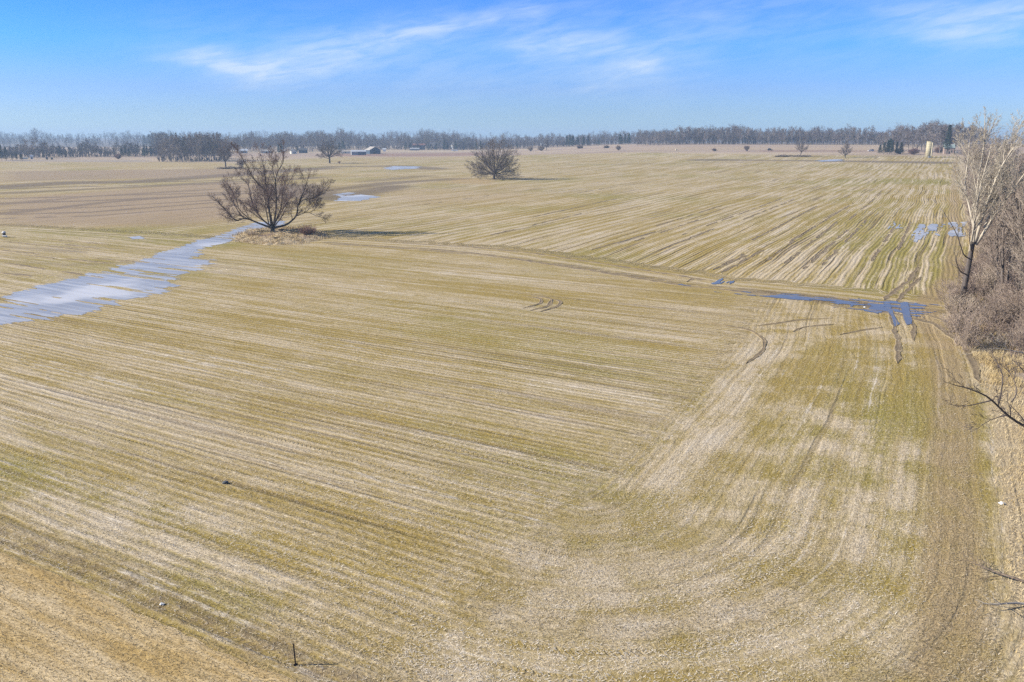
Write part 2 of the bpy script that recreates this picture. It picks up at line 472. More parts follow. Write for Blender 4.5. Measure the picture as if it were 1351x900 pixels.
    lug = q.mr(q.m('SINE', q.m('MULTIPLY', q.m('ADD', V, q.m('MULTIPLY', q.m('ABSOLUTE', q.m('SUBTRACT', ph, .3)), 4.)), 2 * math.pi / .42)), .1, .9)
    near = q.m('SUBTRACT', 1., up)
    lugm = q.m('MULTIPLY', q.m('MULTIPLY', band, lug), q.m('MULTIPLY', near, q.mr(q.noise(uv(.3, .05, 21.), 1., 4., .7), .47, .62)))
    c = q.mixc(q.m('MULTIPLY', band, q.m('MULTIPLY', near, .30)), c, ochre)
    c = q.mixc(q.m('MULTIPLY', lugm, .42), c, soil)
    # mud, damp soil, and one tree shadow painted into the same mask
    mm = q.mr(q.m('ADD', mud, q.m('MULTIPLY', q.m('SUBTRACT', q.m('ADD', q.m('MULTIPLY', sB, .6), q.m('MULTIPLY', sD, .4)), .5), 1.5)), .35, .95)
    c = q.mixc(q.m('MULTIPLY', mm, .78), c, q.mixc(jag, (.115, .085, .06), (.20, .152, .11)))
    # mown verge outside the near edge
    vg = q.m('LESS_THAN', q.m('ADD', dA, q.m('MULTIPLY', q.m('SUBTRACT', mid, .5), 2.4)), 0.)
    vn = q.noise(q.xyz(q.m('MULTIPLY', dot(*NA), .8), q.m('MULTIPLY', v1, .09)), 1., 5., .7)
    vc = q.mixc(q.mr(vn, .36, .62), (.41, .285, .115), (.54, .425, .26))
    vc = q.mixc(q.mr(q.m('ADD', dA, q.m('MULTIPLY', vn, 5.)), -5.5, -9.5), vc, (.52, .44, .30))
    vc = q.mixc(q.m('MULTIPLY', q.mr(jag, .62, .8), .5), vc, (.20, .19, .085))
    c = q.mixc(vg, c, vc)
    lip = q.mr(q.m('ABSOLUTE', q.m('SUBTRACT', q.m('ADD', dA, q.m('MULTIPLY', q.m('SUBTRACT', mid, .5), 2.4)), 1.1)), 1.5, .2)
    c = q.mixc(q.m('MULTIPLY', lip, q.mr(jag, .35, .65, .1, .65)), c, (.20, .145, .09))
    # outside the right edge: pale grass lip, then leaf litter
    od = q.m('ADD', q.m('MULTIPLY', dE, -1.), q.m('MULTIPLY', q.m('SUBTRACT', jag, .5), 2.))
    c = q.mixc(q.mr(od, -.2, 1.0), c, q.mixc(jag, (.43, .33, .20), (.50, .41, .27)))
    c = q.mixc(q.mr(od, 2.6, 4.6), c, q.mixc(jag, (.27, .205, .155), (.42, .335, .26)))
    trk = q.m('MULTIPLY', q.mr(q.m('ABSOLUTE', q.m('SUBTRACT', dE, 2.2)), 2.2, .8), q.mr(blot, .25, .55, .3, .8))
    c = q.mixc(trk, c, (.335, .245, .13))
    # other fields far off
    fc = q.noise(q.xyz(q.m('MULTIPLY', x, .0016), q.m('MULTIPLY', y, .007)), 1., 3., .6)
    farc = q.mixc(q.mr(fc, .42, .58), (.46, .36, .245), (.40, .30, .225))
    farc = q.mixc(q.m('MULTIPLY', q.mr(q.noise(q.xyz(q.m('MULTIPLY', x, .004), q.m('MULTIPLY', y, .05)), 1., 3.), .5, .62), .45), farc, (.25, .19, .14))
    c = q.mixc(far, c, farc)
    deepw = q.mr(q.m('SQRT', q.m('ADD', q.m('MULTIPLY', x, x), q.m('MULTIPLY', y, y))), 1700, 2000)
    c = q.mixc(deepw, c, q.mixc(q.mr(q.noise(q.xyz(q.m('MULTIPLY', x, .001), q.m('MULTIPLY', y, .006)), 1., 3.), .64, .68), (.17, .145, .13), (.42, .34, .25)))
    fcol = q.node('ShaderNodeAttribute', attribute_name='tint')
    c = q.mixc(fcol.outputs['Alpha'], c, q.mixc(.30, fcol.outputs['Color'], q.mixc(q.mr(sC, .3, .7), (.5, .4, .3), (.3, .25, .18)), 'OVERLAY'))
    c = q.mixc(q.m('MULTIPLY', mm, q.m('MULTIPLY', fcol.outputs['Alpha'], .75)), c, q.mixc(jag, (.13, .10, .075), (.21, .165, .125)))
    # straw speckle, with the shade of clods painted into its dark end
    spk = q.m('ADD', q.m('MULTIPLY', sp1, .5), q.m('MULTIPLY', sp2, .5))
    c = q.mixc(1., c, q.mixc(q.mr(spk, .32, .68, smooth=False), (.42, .39, .35), (1.54, 1.56, 1.58)), 'MULTIPLY')
    hh = q.m('ADD', q.m('MULTIPLY', rowf, q.mixf(headc, .026, .008)), q.m('ADD', q.m('MULTIPLY', sp1, .055), q.m('MULTIPLY', sp2, .035)))
    hh = q.m('ADD', hh, q.m('MULTIPLY', sC, q.mixf(headc, .16, .07))); hh = q.m('ADD', hh, q.m('MULTIPLY', sD, .10))
    hh = q.m('SUBTRACT', hh, q.m('MULTIPLY', lnm, q.mixf(up, .05, .12))); hh = q.m('SUBTRACT', hh, q.m('MULTIPLY', lugm, .035))
    hh = q.m('MULTIPLY', hh, q.mixf(vg, 1., .45))
    finish(q, c, .93, hh, .12, 0., .85, 1.)
    return m_


M['ground'] = ground_mat()


def mud_mat():
    m_, q = mat('rut_mud'); g = q.node('ShaderNodeNewGeometry'); P = g.outputs['Position']
    n1 = q.noise(P, 1.1, 4., .6); n2 = q.noise(P, 9., 3., .7)
    at = q.node('ShaderNodeAttribute', attribute_name='edge').outputs['Fac']
    c = q.mixc(q.mr(n1, .3, .7), (.17, .128, .08), (.27, .205, .125))
    c = q.mixc(q.mr(q.m('ADD', at, q.m('MULTIPLY', q.m('SUBTRACT', n1, .5), .9)), .35, .8), c, (.36, .275, .15))
    c = q.mixc(1., c, q.mixc(n2, (.7, .7, .7), (1.3, 1.3, 1.3)), 'MULTIPLY')
    finish(q, c, .8, n2, .25, 0., .8, .08); return m_


def ice_mat():
    m_, q = mat('thin_ice'); g = q.node('ShaderNodeNewGeometry'); s_ = q.node('ShaderNodeSeparateXYZ', {0: g.outputs['Position']}); x, y, z = s_.outputs
    u = q.m('ADD', q.m('MULTIPLY', x, NA[0]), q.m('MULTIPLY', y, NA[1])); v = q.m('ADD', q.m('MULTIPLY', x, A1[0]), q.m('MULTIPLY', y, A1[1]))
    st = q.noise(q.xyz(q.m('MULTIPLY', u, 1.1), q.m('MULTIPLY', v, .05)), 1., 4., .6)
    bg_ = q.noise(g.outputs['Position'], .07, 3., .5)
    c = q.mixc(q.mr(st, .35, .65), (.29, .28, .27), (.46, .44, .41))
    c = q.mixc(q.m('MULTIPLY', q.mr(bg_, .48, .66), .7), c, (.68, .645, .60))  # broad white patches paint a cloud reflection into the ice colour
    finish(q, c, .3, st, .2, 0., .15, .05); return m_


def water_mat():
    m_, q = mat('shallow_water'); g = q.node('ShaderNodeNewGeometry'); n1 = q.noise(g.outputs['Position'], 1.2, 3., .5)
    c = q.mixc(n1, (.10, .092, .08), (.17, .15, .12))
    finish(q, c, .16, q.noise(g.outputs['Position'], 4., 2., .5), .25, 0., .10, .02); return m_


M['mud'] = mud_mat(); M['ice'] = ice_mat(); M['water'] = water_mat()


def straw_mat(name, cols):
    m_, q = mat(name); at = q.node('ShaderNodeAttribute', attribute_name='tone').outputs['Fac']
    cr = q.node('ShaderNodeValToRGB', {0: at}); e = cr.color_ramp.elements
    while len(e) < len(cols): e.new(.5)
    for i, cc in enumerate(cols): e[i].position = i / (len(cols) - 1); e[i].color = (*cc, 1)
    finish(q, cr.outputs[0], .8, None, .2); return m_


# ------------------------------------------------------------------ the ground sheet
def spaced(lo, hi, d0, k):
    out = [0.]; 
    while out[-1] < max(abs(lo), hi): out.append(out[-1] + d0 + k * out[-1])
    a_ = np.array(out); a_ = np.concatenate((-a_[:0:-1], a_))
    return a_[(a_ >= lo * 1.02) & (a_ <= hi * 1.02)]


gx = spaced(-6000, 6000, 1.0, .011); gy = spaced(-60, 6000, .9, .009)
X, Y = np.meshgrid(gx, gy); nx, ny = len(gx), len(gy)
Z = hgt(X, Y)
Bline = GP([(-900, 262), (-400, 285), (0, 303), (150, 312), (260, 320)]) + GP([(430, 320), (640, 333), (760, 350), (940, 378), (1100, 393), (1240, 411), (1400, 425)])
dB, _, sB_ = pl_dist(X, Y, Bline)
zb = dB * -sB_                               # positive beyond the boundary
if zb[np.argmin(abs(gy - 400)), np.argmin(abs(gx))] < 0: zb = -zb
F_, V_, dE_, dA_ = fieldF(X, Y)
mud = np.zeros_like(X); pale = np.zeros_like(X); green = np.zeros_like(X)


def bandpl(arr, pts, wid, amp, seed=0):
    p_ = GP(pts); d, a_, _ = pl_dist(X, Y, p_)
    w_ = wid * (.6 + .8 * vnoise(a_ / (wid * 3.), np.zeros_like(a_) + seed, seed))
    arr[:] = np.maximum(arr, amp * np.exp(-(d / w_) ** 2))


# muddy strips, damp hollows and one painted tree shadow
bandpl(mud, [(430, 320), (640, 336), (760, 352), (900, 374), (1100, 393), (1240, 411)], 1.8, .85, 1)
bandpl(mud, [(1000, 385), (1160, 404), (1240, 412)], 3.4, .9, 2)
bandpl(mud, [(600, 322), (700, 330), (800, 347)], 1.5, .6, 2)
bandpl(mud, [(0, 282), (70, 275), (130, 268), (200, 262), (300, 256)], 5.5, 1., 3)
bandpl(mud, [(0, 270), (110, 260), (280, 250)], 6, .8, 4)
bandpl(mud, [(0, 247), (90, 241), (180, 240), (320, 230), (420, 222)], 22., 1., 5)
bandpl(mud, [(0, 255), (180, 247), (300, 240), (420, 234)], 14., .8, 6)
bandpl(mud, [(380, 245), (440, 262), (520, 246)], 18., .95, 7)
bandpl(mud, [(430, 252), (520, 241), (600, 236)], 14., .85, 8)
bandpl(mud, [(440, 220), (520, 219), (570, 223)], 26., .9, 9)
bandpl(mud, [(480, 240), (560, 232)], 16., .7, 9)
bandpl(mud, [(700, 219), (860, 216), (1000, 214)], 14., .6, 10)
bandpl(mud, [(560, 210), (840, 208)], 16., .55, 11)
bandpl(mud, [(930, 211), (1130, 213), (1260, 215)], 18., .95, 12)
bandpl(mud, [(1150, 206), (1210, 206)], 16., .7, 12)
bandpl(mud, [(60, 325), (240, 330), (320, 300), (370, 290)], 4., .5, 13)
bandpl(mud, [(0, 345), (90, 350), (190, 345)], 3.5, .6, 14)
bandpl(mud, [(0, 325), (110, 333)], 3., .7, 14)
bandpl(mud, [(360, 308), (420, 309), (520, 305)], 2.6, .35, 15)  # cast shadow of the big tree, painted as a dark strip from its trunk
bandpl(mud, [(1170, 300), (1270, 305)], 4., .45, 16)
bandpl(green, [(0, 300), (160, 312), (290, 322)], 6, 1., 17)
bandpl(green, [(1180, 380), (1220, 300)], 10, .8, 18)
bandpl(green, [(1140, 240), (1250, 240)], 30, .9, 18)
bandpl(green, [(1170, 480), (1185, 640)], 6, .35, 19)
bandpl(green, [(0, 620), (200, 700), (330, 790)], 2.5, .7, 20)
bandpl(green, [(560, 560), (800, 640)], 3., .4, 21)
bandpl(pale, [(60, 660), (250, 730), (420, 790)], 1.8, 1., 22)
bandpl(pale, [(1015, 445), (985, 500), (955, 545), (925, 580)], 2.6, 1.3, 23)
bandpl(pale, [(920, 585), (850, 640)], 2.0, .8, 23)
bandpl(pale, [(800, 826), (880, 824), (980, 808), (1040, 785)], .5, 2., 29)
bandpl(pale, [(1085, 560), (1150, 600), (1170, 650)], 3.0, .8, 29)
bandpl(pale, [(700, 735), (760, 750), (800, 780)], 1.3, 1.2, 24)
bandpl(pale, [(1060, 560), (1080, 640)], 2.0, .7, 25)
bandpl(pale, [(1150, 640), (1130, 740)], .8, 1.3, 26)
bandpl(pale, [(1080, 660), (1060, 720)], .6, 1.3, 26)
bandpl(pale, [(160, 650), (330, 690)], 1.2, .8, 27)
farm = sstep(600, 700, np.hypot(X, Y)) * 0
for y0_, y1_, wd_ in [(245, 238, 3.), (249, 243, 2.5), (262, 254, 2.), (268, 257, 2.5), (277, 263, 1.6), (283, 266, 1.8), (288, 272, 1.2)]:
    bandpl(mud, [(-60, y0_ + 2), (120, y0_ - 3), (300, y1_), (420, y1_ - 8)], wd_, 1.5, int(y0_))
# the far margin of the big field, by azimuth
pxs = [-4000, -400, 0, 200, 300, 430, 560, 640, 700, 850, 950, 1100, 1260, 1700, 4000]
pys = [208, 208, 213, 214, 216, 208, 207, 206, 204, 202, 203, 205, 207, 207, 207]
azs = [math.atan2(p - 675.5, FPX / math.cos(PITCH)) for p in pxs]
rs = [math.hypot(*G(p, q_)[:2]) for p, q_ in zip(np.clip(pxs, -2000, 3000), pys)]
Raz = np.interp(np.arctan2(X, np.maximum(Y, 1)), azs, rs)
farm = sstep(-14, 14, np.hypot(X, Y) - Raz + 30 * (vnoise(X / 60, Y / 60, 4) - .5))
tint = np.zeros((ny, nx, 4), np.float32)


def region(pts, col, soft=8., a=.85):
    sdv = poly_sd(X, Y, GP(pts)); k = sstep(-soft, soft, sdv)[..., None] * a
    tint[..., :3] = tint[..., :3] * (1 - k) + np.array(col) * k; tint[..., 3:] = np.maximum(tint[..., 3:], k)


tint[..., :3] = (.4, .3, .2)
region([(430, 206), (640, 205), (640, 201), (430, 203)], (.30, .19, .155), 14)
region([(440, 209), (660, 208), (660, 206), (440, 206)], (.46, .385, .20), 8, .6)
region([(130, 220), (300, 221), (300, 214), (130, 215)], (.44, .36, .19), 6, .8)
region([(0, 213), (200, 214), (200, 211), (0, 211)], (.33, .32, .31), 8, .7)
region([(1000, 201), (1180, 200), (1180, 197.5), (1000, 198)], (.30, .21, .165), 8, .8)
region([(840, 199), (1180, 199), (1180, 196), (840, 195)], (.50, .41, .28), 8, .6)
region([(520, 272), (700, 262), (700, 245), (520, 250)], (.48, .39, .24), 9, .3)
region([(590, 242), (650, 244), (650, 237), (600, 236)], (.45, .33, .14), 4, .6)
region([(0, 298), (250, 298), (330, 285), (420, 250), (300, 240), (0, 262)], (.36, .28, .205), 10, .75)
region([(0, 240), (350, 232), (350, 222), (0, 226)], (.32, .25, .185), 14, .75)
idx = np.arange(nx * ny).reshape(ny, nx)
Fq = np.stack((idx[:-1, :-1], idx[:-1, 1:], idx[1:, 1:], idx[1:, :-1]), -1).reshape(-1, 4)
me = npmesh('ground', np.stack((X, Y, Z), -1).reshape(-1, 3), Fq, M['ground'], True)
for n_, a_ in (('zb', zb), ('Fh', F_), ('Vh', V_), ('dE', dE_), ('dA', dA_), ('mud', mud), ('pale', pale), ('green', green), ('far', farm)): fattr(me, n_, a_)
ta = me.color_attributes.new('tint', 'FLOAT_COLOR', 'POINT'); ta.data.foreach_set('color', tint.ravel())
ground = link(bpy.data.objects.new('ground', me)); tag(ground, kind='structure')


# ------------------------------------------------------------------ ruts pressed into the field
def rut(pts, wid=.45, depth=.05, m_='mud', world=False, gap=0., soft=1):
    p_ = [np.array(q) for q in (pts if world else GP(pts))]
    # resample and smooth
    P_ = [p_[0]]
    for a_, b_ in zip(p_[:-1], p_[1:]):
        n = max(2, int(np.linalg.norm(b_ - a_) / .5))
        P_ += [a_ + (b_ - a_) * i / n for i in range(1, n + 1)]
    P_ = np.array(P_)
    for _ in range(10 * soft):
        Q = P_.copy(); Q[1:-1] = (P_[:-2] + 2 * P_[1:-1] + P_[2:]) / 4; P_ = Q
    T = np.gradient(P_, axis=0); T /= np.linalg.norm(T, axis=1)[:, None] + 1e-9
    N = np.stack((T[:, 1], -T[:, 0]), 1); n = len(P_)
    s_ = np.arange(n) * .5; sd_ = random.randint(0, 9999)
    P_ = P_ + N * ((vnoise(s_ / 3., s_ * 0, sd_) - .5) * .35)[:, None]
    w_ = wid * (.55 + .9 * vnoise(s_ / 1.2, s_ * 0 + 5, sd_)) * np.minimum(1, np.minimum(s_, s_[::-1]) / 2 + .1)
    prof = [(-1., 0.006, 1.), (-.72, depth, .7), (-.35, .010, 0.), (.35, .010, 0.), (.72, depth * .8, .7), (1., 0.006, 1.)]
    V = []; E_ = []
    for k, (o, zz, e_) in enumerate(prof):
        q = P_ + N * (o * w_ * (1 + .35 * (vnoise(s_ / .7, s_ * 0 + k, sd_ + k) - .5)))[:, None]
        V.append(np.column_stack((q, hgt(q[:, 0], q[:, 1]) + zz * (.5 + vnoise(s_ / .6, s_ * 0 + k, sd_ + 3)) * (1 if e_ == .7 else 0) + (zz if e_ != .7 else 0)))); E_.append(np.full(n, e_))
    V = np.concatenate(V); id_ = np.arange(n * 6).reshape(6, n)
    F = np.stack((id_[:-1, :-1], id_[:-1, 1:], id_[1:, 1:], id_[1:, :-1]), -1)
    if gap:
        k = vnoise(s_[:-1] / 5., s_[:-1] * 0 + 2, sd_) > gap; F = F[:, k]
    F = F.reshape(-1, 4)
    if not len(F): return
    me = npmesh('rut', V, F, M[m_], True); fattr(me, 'edge', np.concatenate(E_))
    tag(link(bpy.data.objects.new('rut', me)), kind='structure')


for pts, wd in [
    ([(430, 322), (560, 328), (640, 336), (760, 354), (900, 377), (1000, 387), (1100, 396)], .6), ([(600, 324), (700, 334), (820, 352), (940, 371)], .5),
    ([(1085, 402), (1180, 414), (1235, 428), (1262, 447), (1283, 475), (1293, 505)], .55), ([(1100, 392), (1190, 404), (1245, 422), (1275, 445), (1300, 478)], .4),
    ([(1172, 405), (1180, 425), (1183, 452), (1184, 480)], .35), ([(1196, 407), (1204, 428), (1206, 450)], .3),
    ([(1165, 396), (1180, 385), (1200, 370), (1210, 352)], .4), ([(1183, 398), (1195, 384), (1215, 366)], .35),
    ([(690, 391), (715, 393), (713, 401), (690, 407)], .3), ([(700, 390), (730, 394), (725, 403), (700, 410)], .3), ([(712, 392), (742, 397), (735, 405), (712, 411)], .28),
    ([(930, 425), (990, 435), (1010, 448), (1004, 465), (985, 480)], .26), ([(1000, 430), (1055, 422), (1100, 420)], .25),
    ([(1110, 442), (1130, 437), (1165, 432)], .25), ([(1045, 438), (1060, 432), (1100, 428)], .22)]:
    rut(pts, wd, .06)
for (x0, y0, x1, y1) in [(940, 356, 985, 335), (952, 360, 1010, 330), (905, 372, 1000, 338), (1010, 345, 1065, 300), (1035, 348, 1100, 292), (1060, 355, 1120, 300), (1120, 290, 1160, 255),
                         (838, 318, 920, 290), (870, 330, 945, 300), (900, 310, 1030, 262), (780, 330, 870, 306), (980, 290, 1050, 262), (700, 287, 800, 262), (760, 255, 808, 246), (640, 312, 760, 280),
                         (560, 270, 640, 258), (1085, 350, 1140, 290), (1150, 345, 1178, 300), (990, 318, 1075, 272), (1040, 320, 1130, 268), (860, 300, 960, 268), (1185, 330, 1200, 290),
                         (0, 330, 60, 336), (5, 347, 130, 368), (60, 316, 150, 322), (0, 318, 110, 330), (30, 337, 160, 345), (80, 322, 130, 330), (0, 360, 70, 366), (120, 341, 210, 345)]:
    a_, c_ = np.array(G(x0, y0)[:2]), np.array(G(x1, y1)[:2]); d = c_ - a_; L = np.linalg.norm(d)
    base = E2 if x0 > 500 else -A1
    d2 = base * L * (1 if np.dot(base, d) > 0 else -1); d = d * .5 + d2 * .5
    rut([a_, a_ + d / 2, a_ + d], .34 if x0 > 500 else .45, .07, world=True, gap=.28)


# ------------------------------------------------------------------ ice and water lying in the furrows
NZ = [0]


def sheet(name, poly, m_, dirs, nu=1.3, amp=2.4, du=.16, dv=.55, z=.012, bias=0., cap=.42, iso=0.):
    pts = GP(poly); t_, n_ = dirs
    U_ = [p[0] * n_[0] + p[1] * n_[1] for p in pts]; V_2 = [p[0] * t_[0] + p[1] * t_[1] for p in pts]
    uu = np.arange(min(U_) - 2, max(U_) + 2, du); vv = np.arange(min(V_2) - 3, max(V_2) + 3, dv)
    UU, VV = np.meshgrid(uu, vv)
    xx = UU * n_[0] + VV * t_[0]; yy = UU * n_[1] + VV * t_[1]
    NZ[0] += 1; z = z + .004 * NZ[0]
    sd_ = poly_sd(xx, yy, pts)
    nz = (vnoise(UU * nu, VV * .06, 3) - .5) * 1.1 + (vnoise(UU * nu * 2.2, VV * .15, 5) - .5) * .8 + (vnoise(UU * .5, VV * .10, 9) - .5) * .6 + .12 * vnoise(UU * 5, VV * .5, 6) + iso * (vnoise(UU * .55, VV * .45, 15) - .5) + iso * .7 * (vnoise(UU * 1.6, VV * 1.1, 16) - .5)
    f = np.minimum(sd_, cap) + nz * amp + bias
    k = (f[:-1, :-1] > 0) & (f[1:, :-1] > 0) & (f[:-1, 1:] > 0) & (f[1:, 1:] > 0)
    id_ = np.arange(UU.size).reshape(UU.shape)
    F = np.stack((id_[:-1, :-1], id_[:-1, 1:], id_[1:, 1:], id_[1:, :-1]), -1)[k]
    used = np.unique(F); mp = np.zeros(UU.size, int); mp[used] = np.arange(len(used))
    V = np.stack((xx, yy, hgt(xx, yy) + z), -1).reshape(-1, 3)[used]
    F = mp[F]
    me = npmesh(name, V, F, M[m_])
    o = link(bpy.data.objects.new(name, me)); tag(o, kind='structure'); return o


dL, dR = (A1, NA), (E2, NR)
sheet('ice', [(-220, 470), (-200, 415), (-60, 400), (0, 394), (70, 374), (130, 360), (185, 346), (235, 326), (262, 330), (245, 342), (278, 344), (262, 354), (225, 368), (213, 386), (160, 396), (120, 412), (60, 420), (0, 428), (-60, 446)], 'ice', dL, bias=.5)
sheet('ice', [(222, 332), (262, 318), (300, 308), (322, 298), (345, 292), (375, 292), (372, 300), (345, 303), (325, 311), (292, 322), (262, 329), (232, 336)], 'ice', dL, amp=1.5, bias=.4)
sheet('ice', [(445, 265), (455, 259), (475, 257), (497, 260), (470, 265)], 'ice', dL, nu=.5, amp=2., bias=1.2)  # pale ice colour stands in for grazing sky reflection on this puddle
sheet('ice', [(440, 257), (462, 253), (470, 255), (450, 259)], 'ice', dL, nu=.6, amp=2.)
sheet('ice', [(508, 222), (520, 219.5), (552, 219.7), (546, 222.5), (520, 224)], 'ice', dL, nu=.3, amp=4., bias=2, du=.5, dv=1.5)  # another puddle whose grazing sheen is painted by the pale ice colour
sheet('ice', [(172, 313), (186, 311), (190, 315), (176, 316)], 'ice', dL, amp=.8)
sheet('ice', [(1078, 212), (1110, 210.5), (1112, 212.5), (1085, 213.5)], 'ice', dL, nu=.3, amp=4., bias=2, du=.5, dv=1.5, z=.2)
sheet('water', [(1080, 394), (1120, 393), (1160, 398), (1200, 401), (1232, 404), (1234, 414), (1205, 418), (1175, 416), (1150, 412), (1110, 405), (1085, 400)], 'water', dL, nu=.9, amp=1.6, du=.12, dv=.3, bias=.0, cap=.2, iso=1.9)
sheet('water', [(900, 376), (960, 383), (1010, 387), (1090, 393), (1090, 399), (1010, 392), (950, 387)], 'water', dL, nu=.9, amp=1.0, du=.12, dv=.3, bias=-.05, cap=.15, iso=1.2)
sheet('water', [(935, 369), (955, 367), (962, 373), (945, 376), (935, 375)], 'water', dR, nu=1.4, amp=1.6, du=.12, dv=.4, bias=.1)
sheet('water', [(1163, 398), (1174, 398), (1187, 428), (1180, 431), (1170, 412)], 'water', dR, nu=.6, amp=.5, du=.1, dv=.3, bias=-.1)
sheet('water', [(1188, 400), (1196, 399), (1204, 428), (1196, 430)], 'water', dR, nu=.6, amp=.5, du=.1, dv=.3, bias=-.1)
sheet('water', [(1168, 302), (1182, 293), (1186, 302), (1176, 307)], 'ice', dR, nu=1.4, amp=1.6, du=.12, dv=.3, iso=.6, bias=-.15)
sheet('water', [(1205, 320), (1212, 296), (1222, 296), (1216, 318)], 'ice', dR, nu=1.4, amp=1.6, du=.12, dv=.3, iso=.6, bias=-.15)
sheet('water', [(1222, 310), (1226, 296), (1246, 296), (1244, 312)], 'ice', dR, nu=1.2, amp=1.9, du=.16, dv=.4, iso=.6, bias=-.1)
sheet('water', [(1246, 312), (1250, 294), (1275, 293), (1275, 312)], 'ice', dR, nu=1.1, amp=1.6, du=.16, dv=.4, iso=.6, bias=-.1)


# ------------------------------------------------------------------ straw, stubble, grass (stuff)
def blades(name, x, y, length, width, tilt, azim, tone, mat_, zoff=.0):
    """thin leaning triangles, one per straw"""
    n = len(x); z = hgt(x, y) + zoff
    dx = np.cos(azim) * np.cos(tilt) * length; dy = np.sin(azim) * np.cos(tilt) * length; dz = np.sin(tilt) * length
    wx = -np.sin(azim) * width / 2; wy = np.cos(azim) * width / 2
    V = np.empty((n, 3, 3)); 
    V[:, 0] = np.stack((x - wx, y - wy, z), 1); V[:, 1] = np.stack((x + wx, y + wy, z + .004), 1); V[:, 2] = np.stack((x + dx, y + dy, z + dz), 1)
    me = npmesh(name, V.reshape(-1, 3), np.arange(3 * n).reshape(n, 3), mat_)
    fattr(me, 'tone', np.repeat(tone, 3)); return link(bpy.data.objects.new(name, me))


def scatter(n, r0, r1, azm, pw):
    """points spread over the view's wedge and a margin beside it, denser close by"""
    r = (r0 ** pw + (r1 ** pw - r0 ** pw) * rng.random(n)) ** (1 / pw); a_ = rng.uniform(azm[0], azm[1], n)
    return r * np.sin(a_), r * np.cos(a_)


M['straw'] = straw_mat('straw', [(.16, .12, .06), (.36, .27, .12), (.52, .43, .29), (.62, .54, .43), (.74, .68, .60)])
M['dgrass'] = straw_mat('dry_grass', [(.33, .225, .085), (.44, .315, .135), (.51, .39, .20), (.57, .47, .30)])
x, y = scatter(420000, 24, 115, (R(-41), R(36)), .35)
F1, V1_, e1, a1 = fieldF(x, y)
u_ = np.where(e1 < WH, F1, x * NA[0] + y * NA[1]); v_ = np.where(e1 < WH, V1_, x * A1[0] + y * A1[1])
dens = .25 + .75 * vnoise(u_ * .6, v_ * .04, 2) * 1.2; k = (a1 > .3) & (e1 > .2) & (rng.random(len(x)) < dens)
x, y, u_, v_ = x[k], y[k], u_[k], v_[k]; n = len(x)
tone = np.clip(.18 + .7 * vnoise(u_ * .5, v_ * .03, 8) + rng.normal(0, .2, n), 0, 1)
st = blades('crop_stubble', x, y, rng.uniform(.07, .24, n), rng.uniform(.014, .034, n), rng.uniform(-.02, .55, n) ** 1.0, rng.uniform(0, 6.28, n), tone, M['straw'], .02)
tag(st, 'pale straw and stubble littering the near field', 'stubble', kind='stuff')
# verge grass at lower left
x, y = scatter(120000, 24, 64, (R(-46), R(-4)), 1.1); _, _, _, a1 = fieldF(x, y); k = a1 < .1; x, y = x[k], y[k]; n = len(x)
tone = np.clip(.12 + .5 * vnoise((x * NA[0] + y * NA[1]) * .6, (x * A1[0] + y * A1[1]) * .12, 3) + .3 * rng.random(n) + .35 * sstep(-2, -8, x * NA[0] + y * NA[1] - CA), 0, 1)
tag(blades('verge_grass', x, y, rng.uniform(.07, .2, n), rng.uniform(.02, .035, n), rng.uniform(.15, .9, n), rng.uniform(0, 6.28, n), tone, M['dgrass']), 'golden mown grass outside the near edge of the field', 'grass', kind='stuff')
# tall dry grass along the right edge
s_ = 20 + 230 * rng.random(130000) ** 1.5; of = rng.normal(2.2, 1.2, len(s_)) + rng.exponential(2.5, len(s_)) * (rng.random(len(s_)) < .5)
x = NR[0] * (CE + of) + E2[0] * s_; y = NR[1] * (CE + of) + E2[1] * s_
sh = 3.2 * np.exp(-((s_ - 122) / 22.) ** 2); x -= NR[0] * sh; y -= NR[1] * sh
k = (of > .2) & (vnoise(x * .5, y * .5, 6) > .3) & ((s_ > 85) | (rng.random(len(x)) < .4)); x, y, s_ = x[k], y[k], s_[k]; n = len(x)
tone = np.clip(.3 + .6 * vnoise(x * .4, y * .4, 3) + .2 * rng.random(n), 0, 1)
tag(blades('edge_grass', x, y, rng.uniform(.25, .75, n) * np.where(s_ < 85, .5, 1.), rng.uniform(.02, .045, n), rng.uniform(.5, 1.4, n), rng.uniform(0, 6.28, n), tone, M['dgrass']), 'pale tall dry grass along the right edge of the field', 'grass', kind='stuff')


